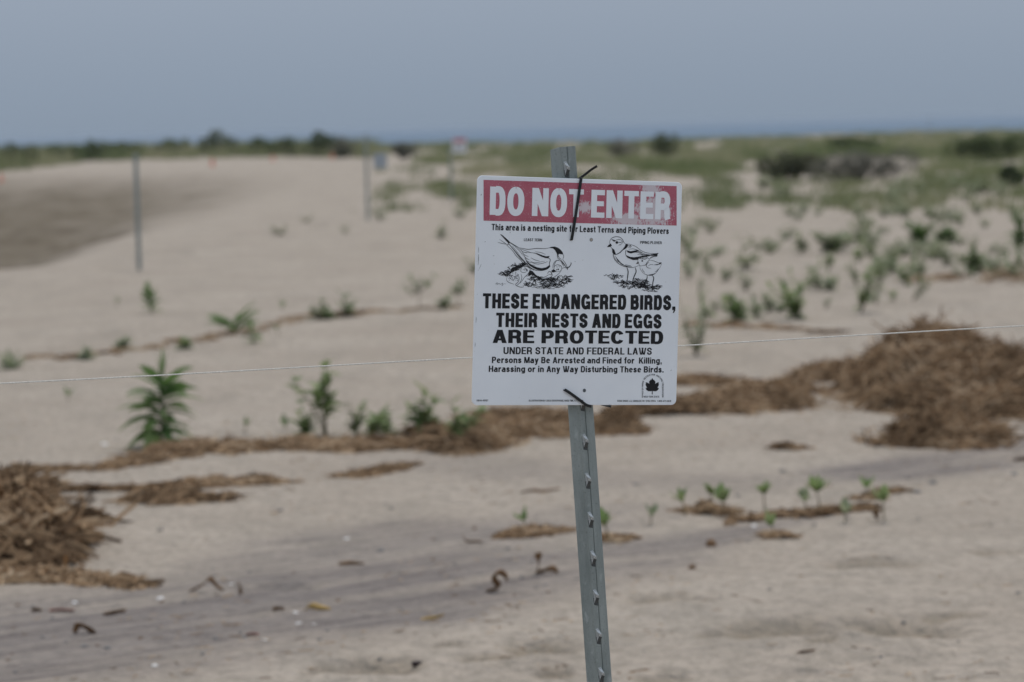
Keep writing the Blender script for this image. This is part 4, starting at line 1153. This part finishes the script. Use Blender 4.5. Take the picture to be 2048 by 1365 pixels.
SHR = [(20, 336, 62, 286, 'dark shrub at the far left edge, half hidden in the green belt', M_SCRUB), (112, 328, 60, 288, 'mid green shrub second from the left in the far belt', M_SCRUBL),
 (182, 322, 36, 280, 'peaked green shrub left of the lone grey post', M_SCRUBL), (246, 318, 46, 286, 'low shrub right behind the lone grey post', M_SCRUBL), (338, 316, 46, 279, 'rounded shrub on the left flank of the tallest dark shrub', M_SCRUBL),
 (432, 314, 50, 261, 'tallest dark rounded shrub on the left skyline', M_SCRUB), (515, 314, 44, 274, 'flat green shrub between the two dark skyline shrubs', M_SCRUBL), (580, 314, 40, 272, 'green shrub left of the second dark skyline shrub', M_SCRUBL),
 (640, 314, 38, 262, 'second dark rounded shrub of the left skyline, near its right end', M_SCRUB), (684, 316, 34, 274, 'brownish bare shrub ending the left skyline', M_TWIG),
 (1325, 318, 36, 266, 'dark green shrub standing above the dune beside the top of the sign', M_SCRUB), (1575, 362, 80, 304, 'olive brown bush at the front of the dune, left of the dark grey bush', M_OLIVE),
 (1715, 361, 118, 300, 'wide dark grey twiggy bush at the front of the dune on the right', M_TWIG), (1965, 322, 90, 266, 'green shrub on the dune crest near the right edge', M_SCRUBL), (1700, 305, 60, 272, 'low green shrub on the crest behind the dark grey bush', M_SCRUBL),
 (1240, 322, 40, 276, 'small brownish shrub on the dune behind the top right of the sign', M_TWIG), (805, 318, 34, 284, 'brown shrub beside the distant post with the small plate', M_TWIG), (2020, 372, 30, 330, 'dark low shrub at the right edge below the crest', M_SCRUB)]
for k, (px, b_, hw, tp, lab, m) in enumerate(SHR):
    shrub(px, b_, hw, tp, lab, m, 900 + k, 5200 if hw > 70 else 2400 if hw > 55 else 1500, None, m is M_TWIG)

# ------------------------------------------------------------------ wrack: heaps of dry reed stalks
def stalks(name, C, D, L, R, T, parent, m=M_STRAW, seed=0):
    rg = np.random.default_rng(seed); N = len(C)
    B = rg.normal(size=(N, 3)) * (L * .10)[:, None]; B[:, 2] *= .35
    side = np.cross(D, np.array([0, 0, 1.]) + 1e-3); side /= np.linalg.norm(side, axis=1)[:, None]; up = np.cross(side, D)
    V = []
    for u in (-.5, -.17, .17, .5):
        p = C + D * (L * u)[:, None] + B * (1 - 4 * u * u)
        w = R * (1 if abs(u) < .3 else .75)
        for q in (math.pi / 2, math.pi * 7 / 6, math.pi * 11 / 6):
            V.append(p + (side * math.cos(q) + up * math.sin(q)) * w[:, None])
    V = np.stack(V, 1).reshape(-1, 3); b = np.arange(N)[:, None] * 12
    F_ = []
    for i in range(3):
        for k in range(3): F_.append(b + np.array([[i * 3 + k, i * 3 + (k + 1) % 3, i * 3 + 3 + (k + 1) % 3, i * 3 + 3 + k]]))
    return mesh(name, V, np.stack(F_, 1).reshape(-1, 4), m, parent, False, {'tint': np.repeat(T, 12)})

def wrack(blobs, label, seed, n, L=(.06, .2), R=(.002, .005), base=True, cat='wrack', group=None, lie=.25):
    """blobs: px, py of the centre on the ground, half width px, half depth m, height m"""
    rg = np.random.default_rng(seed)
    Bl = []
    for px, py, hw, dp, h in blobs:
        c = flat(px, py); Bl.append((c[0], c[1], hw / pxscale(c[1]), dp, h))
    Bl = np.array(Bl)
    o = Bl[0][:2]; oz = float(zf(o[0], o[1]))
    def hgt(x, y):
        z = np.zeros_like(x)
        x, y = x + .10 * vn(x / .17, y / .2, seed + 41) + .05 * vn(x / .06, y / .07, seed + 42), y + .16 * vn(x / .2, y / .22, seed + 43) + .06 * vn(x / .06, y / .07, seed + 44)
        for bx, by, rx, ry, h in Bl:
            q = ((x - bx) / rx) ** 2 + ((y - by) / ry) ** 2
            z = np.maximum(z, h * np.clip(1 - q, 0, 1) ** .65)
        return z * (1 + .4 * vn(x / .13, y / .13, seed) + .25 * vn(x / .05, y / .05, seed + 2))
    r = empty('wrack_heap', (o[0], o[1], oz))
    # base mat
    x0, x1 = (Bl[:, 0] - Bl[:, 2]).min(), (Bl[:, 0] + Bl[:, 2]).max(); y0, y1 = (Bl[:, 1] - Bl[:, 3]).min(), (Bl[:, 1] + Bl[:, 3]).max()
    nx, ny = int(min(150, max(16, (x1 - x0) / .03))), int(min(110, max(12, (y1 - y0) / .03)))
    gx, gy = np.meshgrid(np.linspace(x0, x1, nx), np.linspace(y0, y1, ny))
    z = hgt(gx, gy)
    zz = zf(gx, gy) + z * .85 - .014
    vv = np.stack([gx - o[0], gy - o[1], zz - oz], -1).reshape(-1, 3)
    id_ = np.arange(nx * ny).reshape(ny, nx)
    z = np.where(vn(gx / .16, gy / .22, seed + 31) + .7 * vn(gx / .06, gy / .07, seed + 32) < -.30 + .5 * (z < .045) * .5 - .25 * (z > .1), 0, z)
    k = (z[:-1, :-1] + z[1:, 1:] + z[1:, :-1] + z[:-1, 1:]) > .012
    fc = np.stack([id_[:-1, :-1], id_[:-1, 1:], id_[1:, 1:], id_[1:, :-1]], -1)[k]
    if len(fc) and base: mesh('base_mat', vv, fc, M_MAT, r, True)
    # stalks
    wts = Bl[:, 2] * Bl[:, 3] * (1 + 6 * Bl[:, 4]); q = rg.choice(len(Bl), n, p=wts / wts.sum())
    a = rg.uniform(0, 2 * np.pi, n); rad = np.sqrt(rg.random(n)) * np.where(rg.random(n) < .14, rg.uniform(1.1, 1.8, n), 1.02)
    x = Bl[q, 0] + np.cos(a) * rad * Bl[q, 2]; y = Bl[q, 1] + np.sin(a) * rad * Bl[q, 3]
    keep = (vn(x / .22, y / .3, seed + 5) + vn(x / .07, y / .09, seed + 6) * .6 > -.28) | (rg.random(n) < .3); x, y, q = x[keep], y[keep], q[keep]; n = len(x)
    l = rg.uniform(L[0], L[1], n) * rg.uniform(.6, 1.2, n); rr = 1.35 * rg.uniform(R[0], R[1], n)
    yaw = rg.uniform(0, np.pi, n); el = rg.normal(0, lie, n) * np.minimum(1, .25 + Bl[q, 4] * 8)
    e = .02; h0 = hgt(x, y)
    sx = np.clip((hgt(x + e, y) - hgt(x - e, y)) / (2 * e), -.8, .8); sy = np.clip((hgt(x, y + e) - hgt(x, y - e)) / (2 * e), -.8, .8)
    D = np.stack([np.cos(yaw), np.sin(yaw), np.tan(el) + sx * np.cos(yaw) + sy * np.sin(yaw)], 1); D /= np.linalg.norm(D, axis=1)[:, None]
    C = np.stack([x - o[0], y - o[1], zf(x, y) + h0 * rg.uniform(.7, 1.12, n) + rr - oz], 1)
    T = np.clip(rg.beta(1.3, 1.6, n) + .45 * vn(x / .3, y / .3, seed + 9), 0, 1)
    stalks('stalks', C, D, l, rr, T, r, seed=seed)
    tag(r, label, cat, group)
    return r

def line_blobs(pts, step=22):
    out = []
    for (a, b, w0, d0, h0), (c, d, w1, d1, h1) in zip(pts, pts[1:]):
        n = max(1, int(math.hypot(c - a, d - b) / step))
        for i in range(n):
            u = i / n; out.append((a + (c - a) * u, b + (d - b) * u + 3 * math.sin(i * 1.9 + a), (w0 + (w1 - w0) * u) * (1 + .3 * math.sin(i * 2.7)), (d0 + (d1 - d0) * u) * .6 * (1 + .35 * math.sin(i * 3.3 + 1)), (h0 + (h1 - h0) * u) * .6 * (1 + .4 * math.sin(i * 2.2 + 2))))
    return out

wrack([(1868, 785, 150, .6, .30), (1950, 795, 170, .6, .25), (2080, 805, 190, .55, .16), (1785, 768, 100, .40, .18), (1690, 750, 70, .28, .08), (1640, 746, 46, .25, .05), (1835, 815, 100, .30, .12), (2010, 825, 130, .28, .10), (2250, 830, 160, .5, .14)],
      'largest brown heap of dry wrack, at the right edge', 11, 15000, (.07, .3), (.002, .0046))
wrack([(1880, 880, 100, .22, .105), (1835, 884, 50, .15, .05), (1940, 884, 45, .15, .06), (1930, 862, 60, .15, .06)], 'small separate brown clump of wrack in front of the largest heap', 12, 4200, (.07, .26), (.002, .0042), lie=.35)
wrack([(1560, 806, 52, .3, .10), (1500, 810, 60, .28, .07), (1440, 816, 70, .26, .06), (1380, 818, 60, .26, .055), (1310, 822, 70, .22, .05), (1400, 768, 80, .14, .03), (1500, 778, 60, .2, .04), (1330, 770, 50, .12, .02), (1590, 780, 40, .2, .05)],
      'brown ridge of wrack running from behind the sign toward the largest heap', 13, 7500, (.06, .22), (.0019, .0042))
wrack([(1225, 858, 48, .22, .07), (1180, 862, 50, .22, .05), (1090, 852, 70, .25, .06), (1010, 868, 60, .24, .05), (950, 888, 62, .28, .085), (905, 898, 40, .2, .05), (1070, 836, 90, .12, .03), (1000, 838, 70, .1, .025), (860, 862, 50, .16, .03), (1270, 866, 22, .1, .03), (1120, 868, 60, .15, .03)],
      'uneven brown wrack behind the steel post, just under the sign', 14, 7500, (.05, .2), (.0018, .004))
wrack(line_blobs([(215, 940, 26, .10, .02), (290, 926, 30, .14, .035), (330, 918, 34, .2, .045), (400, 908, 36, .2, .04), (480, 900, 40, .2, .035), (600, 894, 45, .2, .035), (700, 893, 45, .2, .035), (800, 888, 45, .18, .03), (880, 884, 40, .15, .02)]),
      'long dark brown wrack line at the feet of the plants left of the sign', 15, 6500, (.05, .2), (.0017, .0038))
wrack(line_blobs([(30, 950, 24, .1, .02), (80, 946, 26, .08, .012), (150, 945, 24, .06, .01), (215, 940, 20, .08, .015)]), 'thin broken wrack line running left from the long dark one', 16, 900, (.05, .14), (.0022, .0045))
wrack(line_blobs([(130, 988, 26, .07, .012), (190, 980, 30, .09, .02), (270, 982, 30, .08, .012), (340, 978, 40, .12, .018), (430, 972, 40, .12, .02), (520, 966, 36, .08, .016), (585, 960, 24, .06, .012)]) + [(300, 1003, 50, .1, .016), (370, 1005, 60, .09, .018), (430, 1000, 40, .1, .014)],
      'flat golden brown wrack patch with a white shell on it, left of centre', 17, 2600, (.05, .15), (.0022, .0045))
wrack([(-20, 1085, 120, .6, .17), (-110, 1080, 200, .7, .21), (75, 1095, 80, .42, .11), (120, 1112, 45, .28, .05), (150, 1046, 44, .1, .03), (20, 1015, 70, .4, .07), (60, 985, 40, .2, .02)], 'tangled heap of thick dry stalks at the left edge', 18, 2600, (.12, .34), (.0045, .0085), lie=.3)
wrack(line_blobs([(20, 1148, 40, .12, .03), (120, 1150, 34, .09, .02), (190, 1158, 26, .07, .014), (250, 1166, 26, .07, .016), (305, 1172, 14, .04, .01)]), 'narrow brown tongue of wrack trailing from the foot of the left heap', 19, 1500, (.05, .15), (.0026, .005))
wrack(line_blobs([(690, 952, 14, .04, .008), (730, 945, 26, .08, .014), (780, 936, 26, .07, .012), (826, 927, 14, .04, .008)]), 'short slanting wrack strip alone on sand between the long line and the post', 20, 700, (.05, .14), (.0022, .0045))
wrack(line_blobs([(1012, 1084, 14, .05, .01), (1045, 1078, 26, .09, .02), (1090, 1074, 26, .06, .014), (1150, 1070, 14, .03, .008)]), 'flat brown mat under the single seedling left of the post', 21, 800, (.04, .12), (.002, .0042))
wrack([(1410, 1022, 40, .07, .02), (1395, 1018, 22, .05, .03), (1450, 1026, 26, .05, .016)], 'brown litter clump under the seedlings right of the post', 22, 500, (.04, .1), (.002, .004))
wrack(line_blobs([(1460, 1045, 14, .02, .008), (1540, 1034, 20, .025, .014), (1620, 1030, 22, .035, .02), (1680, 1022, 18, .03, .016), (1750, 1016, 14, .02, .008)], 14), 'thin dark root-like strip joining the row of seedlings on the right', 23, 800, (.05, .14), (.0022, .0045))
wrack([(1735, 1000, 26, .04, .014), (1775, 988, 22, .03, .01), (1800, 984, 14, .03, .008)], 'little brown scrap at the upper right end of the seedling row', 24, 220, (.03, .09), (.002, .004))
wrack([(1553, 1074, 30, .04, .014), (1575, 1075, 18, .03, .006)], 'tiny brown mound carrying a single two-leaved seedling', 25, 160, (.03, .08), (.002, .004))
wrack([(1580, 893, 26, .08, .02), (1560, 894, 16, .05, .01)], 'small lone tuft of brown wrack on sand below the ridge', 26, 240, (.03, .09), (.002, .004))
wrack([(1225, 1088, 26, .05, .012), (1250, 1082, 24, .03, .008)], 'thin brown litter around the seedling beside the post', 27, 160, (.03, .09), (.002, .004))
wrack(line_blobs([(60, 722, 16, .2, .014), (160, 716, 24, .2, .016), (250, 704, 26, .2, .02), (350, 690, 26, .25, .022), (470, 672, 30, .25, .02), (580, 646, 26, .25, .02), (700, 634, 30, .3, .022), (760, 630, 16, .15, .01), (940, 616, 14, .15, .008)], 30), 'thin faint wrack line far behind the string on the left', 28, 650, (.05, .16), (.0025, .005), False)
wrack(line_blobs([(1380, 648, 16, .15, .012), (1470, 646, 22, .2, .016), (1560, 648, 24, .2, .018), (1640, 660, 22, .15, .014), (1700, 656, 14, .12, .01)], 30), 'thin faint wrack line right of the sign behind the string', 29, 420, (.05, .16), (.0025, .005), False)
wrack([(1860, 560, 50, .35, .05), (2020, 562, 60, .4, .07), (1900, 556, 40, .3, .03), (2060, 540, 60, .4, .06), (2000, 548, 40, .3, .04)], 'patch of dead twigs and brown litter near the right edge behind the heap', 30, 330, (.06, .2), (.003, .005), False, lie=.5)

# loose bits of straw blown over the near sand (uncountable)
rg = np.random.default_rng(55)
q_ = np.stack([rg.uniform(-250, 2300, 2600), 650 + 715 * rg.random(2600)], 1)
dn = vn(q_[:, 0] / 210, q_[:, 1] / 45, 77) + .7 * vn(q_[:, 0] / 70, q_[:, 1] / 18, 78)
q_ = q_[dn > .10]
C_ = GV(q_); n_ = len(C_); yw = rg.uniform(0, np.pi, n_)
C_[:, 2] += .0015
D_ = np.stack([np.cos(yw), np.sin(yw), rg.normal(0, .12, n_)], 1); D_ /= np.linalg.norm(D_, axis=1)[:, None]
tag(stalks('straw_litter', C_, D_, rg.uniform(.008, .05, n_), rg.uniform(.0009, .0021, n_), rg.beta(1.4, 1.4, n_), None, seed=56), 'tiny loose bits of straw strewn over the near sand', 'litter', None, 'stuff')

# ------------------------------------------------------------------ pebbles, shells and scraps on the sand
import bmesh
def rock(seed, sx, sy, sz, m, name):
    bm = bmesh.new(); bmesh.ops.create_icosphere(bm, subdivisions=2, radius=1)
    rs = random.Random(seed); a = [Vector((rs.gauss(0, 1), rs.gauss(0, 1), rs.gauss(0, 1))).normalized() for _ in range(5)]
    for v in bm.verts:
        k = 1 + sum(.14 * math.sin(3 * v.co.dot(q) + i) for i, q in enumerate(a)) * .5
        v.co = Vector((v.co.x * sx * k, v.co.y * sy * k, v.co.z * sz * k))
    me = bpy.data.meshes.new(name); bm.to_mesh(me); bm.free(); me.materials.append(m)
    me.polygons.foreach_set('use_smooth', [True] * len(me.polygons))
    return me
peb = [rock(k, 1, .75, .5, M_PEBBLE, 'pebble') for k in range(4)]
def scallop(name, m):
    mb = MB(); n = 15; v = [(0, -.55, .0)]; f = []
    for j, (rr, z) in enumerate(((.35, .30), (.7, .38), (.95, .16), (1.0, 0))):
        for i in range(n):
            q = math.radians(-30 + 240 * i / (n - 1)); k = 1 + .05 * math.cos(i * math.pi) * rr
            v.append((rr * k * math.cos(q), rr * k * math.sin(q) - .55 * (1 - rr), z + .04 * math.cos(i * math.pi) * rr))
    for i in range(n - 1): f.append((0, 1 + i, 2 + i))
    for j in range(3):
        for i in range(n - 1): a = 1 + j * n + i; f.append((a, a + n, a + n + 1, a + 1))
    me = bpy.data.meshes.new(name); me.from_pydata(v, [], f); me.materials.append(m); me.polygons.foreach_set('use_smooth', [True] * len(me.polygons))
    return me
peb_tan = rock(6, 1.2, .7, .5, M_KELP, 'pebble')
shell_me = scallop('shell', M_SHELL)
def lay(me, name, px, py, size_px, label, cat, group=None, sink=.35, flat_=1.0):
    p = G(px, py); s = size_px / 2 / pxscale(p[1])
    o = bpy.data.objects.new(name, me); COL.objects.link(o)
    o.location = (p[0], p[1], p[2] + s * .5 * (1 - 2 * sink) * .6); o.scale = (s, s, s * flat_); o.rotation_euler = (0, 0, (px * 7.3) % 6.28)
    tag(o, label, cat, group); return o
rs = random.Random(77)
for k in range(64):
    px, py = rs.uniform(-60, 2100), 690 + 640 * rs.random() ** .9
    if vn(px / 160., py / 40., 91) < -.12 and rs.random() < .7: continue
    lay(peb[k % 4], 'pebble', px, py, rs.uniform(5, 11) * (.55 + .45 * py / 1000), 'small dark grey pebble, one of many strewn over the open sand', 'pebble', 'pebbles strewn over the sand')
for px, py, s in ((762, 1103, 20), (655, 1262, 12), (1272, 970, 13), (1475, 992, 12), (1835, 986, 20), (1865, 968, 18), (1564, 944, 14), (1630, 1050, 11), (2028, 950, 15), (320, 1062, 13), (560, 1022, 14), (430, 1278, 15), (215, 1298, 20), (170, 1294, 18), (490, 1275, 12), (405, 1310, 14), (30, 1345, 12)):
    lay(peb[int(px) % 4], 'pebble', px, py, s, 'small dark grey pebble, one of many strewn over the open sand', 'pebble', 'pebbles strewn over the sand')
for px, py, s, lab in ((433, 990, 22, 'white shell lying on the golden wrack patch left of centre'), (322, 1198, 17, 'bright white shell on grey sand below the left heap'), (130, 1130, 14, 'white shell at the right foot of the left heap'),
    (208, 890, 17, 'white shell alone on pale sand left of the tall dark plant'), (590, 1226, 13, 'white shell chip beside an orange scrap in the dark sand streak'), (598, 1248, 14, 'white shell chip just below another in the dark sand streak'),
    (529, 1281, 12, 'white shell chip next to a reddish flake in the dark sand'), (310, 1332, 14, 'white shell at the lower edge of the dark sand streak'), (1507, 1053, 15, 'white shell under the left end of the thin dark root'),
    (693, 1078, 12, 'pale shell chip on sand left of the dark pebble'), (628, 1249, 10, 'tiny white chip by the yellow scrap in the dark streak'), (150, 1206, 13, 'dull white shell chip above the reddish flake at left'), (462, 1170, 11, 'dull white chip beside the thin upright twig')):
    lay(shell_me, 'shell', px, py, s, lab, 'shell', 'white shells on the sand', .5)
rs = random.Random(5)
for k in range(46):
    u = rs.random(); px = -40 + 1150 * u; py = 1268 - 140 * u + rs.uniform(-95, 62)
    lay(peb[k % 4] if k % 3 else peb_tan, 'pebble', px, py, rs.uniform(6, 13), 'small brown or grey grit lump, one of many in the dark sand streak', 'pebble', 'grit in the dark sand streak')
# dark seed-like pebble
lay(rock(9, 1.25, .7, .6, plain('dark_pod', (.022, .010, .010), .5), 'seed_pod'), 'seed_pod', 835, 1329, 24, 'very dark oval pod lying on smooth sand at the bottom, left of the post', 'seed pod')
ball = rock(12, 1, 1, .9, M_KELP, 'seaweed_ball')
for px, py, s, lab in ((1423, 1092, 26, 'tan round seaweed ball on smooth sand below the litter clump'), (1384, 1138, 17, 'smaller dark seaweed ball below the tan one'), (313, 1100, 20, '')):
    if lab: lay(ball, 'seaweed_ball', px, py, s, lab, 'seaweed')
def scrap(px, py, pts, w, lab, m=M_KELP, name='seaweed_scrap', tw=.6):
    """curled flat ribbon of weed; pts in photo pixels (right, up, toward) from the foot"""
    p = G(px, py); s = pxscale(p[1]); r = empty(name, tuple(p)); C = cr([(a / s, c / s, b / s) for a, b, c in pts], 6)
    mb = MB(); v = []
    for i, q in enumerate(C):
        u = i / (len(C) - 1); ww = w / s * (.4 + .6 * math.sin(math.pi * (.1 + .8 * u))) / 2; a = u * tw * 5 + px
        sd = np.array([math.cos(a) * .6, math.sin(a) * .5, .6]) * ww
        v += [q - sd, q + np.array([.2, -.5, .3]) * ww * .7, q + sd]
    n = len(C); f = []
    for i in range(n - 1): f += [(3 * i, 3 * i + 1, 3 * i + 4, 3 * i + 3), (3 * i + 1, 3 * i + 2, 3 * i + 5, 3 * i + 4)]
    mb.add(v, f); o = mb.build('frond', m, r, True)
    md = o.modifiers.new('thick', 'SOLIDIFY'); md.thickness = 1.6 / s
    tag(r, lab, 'seaweed'); return r
scrap(985, 1184, [(-14, 1, 0), (0, 6, -6), (14, 10, 4), (6, 22, 0), (4, 34, 0), (16, 40, -4), (28, 30, 4), (30, 20, 0)], 17, 'curled dark brown weed standing up on the sand left of the post')
scrap(1075, 1148, [(0, 2, 0), (2, 18, 4), (0, 32, 0), (6, 42, -3)], 20, 'upright reddish brown scrap nearest the left side of the post')
scrap(1092, 1148, [(-22, 2, 0), (0, 8, 5), (14, 10, 0), (24, 4, -4)], 18, 'low crumpled grey-brown scrap leaning on the upright reddish one')
scrap(395, 1184, [(-16, 3, 0), (0, 8, 4), (12, 14, 0), (26, 26, -3), (40, 10, 0), (52, 2, 0)], 13, 'bent dark weed arch on grey sand right of the left heap')
scrap(480, 1190, [(0, 0, 0), (1, 12, 2), (-3, 26, 0)], 9, 'thin upright dark twig beside the bent weed arch')
scrap(862, 1240, [(-20, 1, 0), (0, 3, 0), (26, 10, 0)], 8, 'bright yellow straw at the edge of the dark sand streak', M_YELLOW, 'yellow_straw')
scrap(615, 1222, [(-6, 2, 0), (6, 10, 2), (24, 6, 0), (46, 2, 0)], 15, 'yellowish curled scrap in the middle of the dark sand streak', M_YELLOW)
scrap(230, 1230, [(-24, 2, 0), (0, 6, 3), (22, 8, 0)], 14, 'golden brown scrap on the dark sand under the left heap')
scrap(160, 1268, [(-12, 2, 0), (-4, 18, 3), (12, 14, 0), (30, 2, 0)], 17, 'crumpled brown scrap standing on the dark sand at lower left')
scrap(122, 1224, [(-24, 3, 0), (0, 5, 0), (28, 3, 0)], 9, 'long reddish flake lying on the dark sand at left', plain('red_flake', (.34, .17, .13), .8))
scrap(72, 1224, [(-8, 2, 0), (0, 6, 0), (12, 3, 0)], 10, 'small golden flake left of the long reddish one')
scrap(705, 1130, [(-28, 2, 0), (0, 4, 0), (24, 2, 0)], 11, 'flat tan strip of weed on sand between the left scraps and the post')
scrap(555, 1222, [(-10, 2, 0), (2, 6, 0), (14, 4, 0)], 11, 'small orange scrap left of the white shell chips')
scrap(500, 1272, [(-8, 2, 0), (4, 5, 0), (18, 2, 0)], 9, 'pinkish flake beside a dark pebble in the dark streak', plain('pink_flake', (.36, .20, .16), .8))
scrap(945, 1086, [(-20, 14, 0), (-12, 4, 0), (8, 3, 0), (20, 2, 0)], 8, 'small twisted brown twig left of the flat brown mat')
scrap(1755, 1040, [(0, 0, 0), (-4, 10, 0), (4, 18, 0)], 18, 'brown curled scrap under the bent-stem seedling')
scrap(2040, 922, [(-14, 2, 0), (4, 4, 0), (20, 2, 0)], 11, 'reddish brown bit at the right edge below the small clump')
scrap(1840, 1283, [(-22, 1, 0), (0, 4, 0), (26, 8, 0)], 6, 'thin dark twig in a sand hollow at lower right')
scrap(1612, 1306, [(-18, 1, 0), (0, 4, 0), (18, 5, 0)], 7, 'short grey twig on smooth sand at the lower right')
scrap(1080, 985, [(-40, 1, 0), (-10, 5, 0), (0, 2, 0), (40, 6, 0)], 6, 'long faint grey twig on sand left of the post')

# ------------------------------------------------------------------ orange cones far off
cone_me = None
for px, b_, lab in ((2, 364, 'orange cone at the left edge above the dark hollow'), (425, 333, 'orange cone on pale sand below the tallest dark shrub'), (546, 322, 'small orange cone at the edge of the far grass'), (665, 318, 'orange cone under the right end of the dark shrubs')):
    p = G(px, b_); r = empty('traffic_cone', tuple(p))
    s = (17 if b_ > 325 else 13) / pxscale(p[1])
    v, f = [], []; n = 12
    prof = [(.30, 0.06), (.24, .06), (.15, .5), (.06, .98), (.0, 1.0)]
    for rr, z in prof:
        for k in range(n): v.append((rr * s * math.cos(6.283 * k / n), rr * s * math.sin(6.283 * k / n), z * s))
    for j in range(len(prof) - 1):
        for k in range(n): f.append((j * n + k, j * n + (k + 1) % n, j * n + n + (k + 1) % n, j * n + n + k))
    mesh('cone', v, f, M_ORANGE, r, True)
    q = .34 * s
    mesh('base', [(-q, -q, -.02), (q, -q, -.02), (q, q, -.02), (-q, q, -.02), (-q, -q, .06 * s), (q, -q, .06 * s), (q, q, .06 * s), (-q, q, .06 * s)], [(3, 2, 1, 0), (4, 5, 6, 7), (0, 1, 5, 4), (1, 2, 6, 5), (2, 3, 7, 6), (3, 0, 4, 7)], M_ORANGE, r)
    tag(r, lab, 'cone', 'orange cones at the back of the beach')

# ------------------------------------------------------------------ haze over beach and sea
hm = bpy.data.materials.new('haze'); hm.use_nodes = True; t = hm.node_tree
t.nodes.remove(t.nodes['Principled BSDF'])
pv = node(t, 'ShaderNodeVolumePrincipled'); pv.inputs['Color'].default_value = (.49, .55, .62, 1); pv.inputs['Density'].default_value = .00015
t.links.new(pv.outputs[0], t.nodes['Material Output'].inputs['Volume'])
x, y0, y1, z0, z1 = 31000, -60, 31000, -7.0, 4.2
v = [(-x, y0, z0), (x, y0, z0), (x, y1, z0), (-x, y1, z0), (-x, y0, z1), (x, y0, z1), (x, y1, z1), (-x, y1, z1)]
hz_ = mesh('haze', v, [(3, 2, 1, 0), (4, 5, 6, 7), (0, 1, 5, 4), (1, 2, 6, 5), (2, 3, 7, 6), (3, 0, 4, 7)], hm)
tag(hz_, kind='stuff')
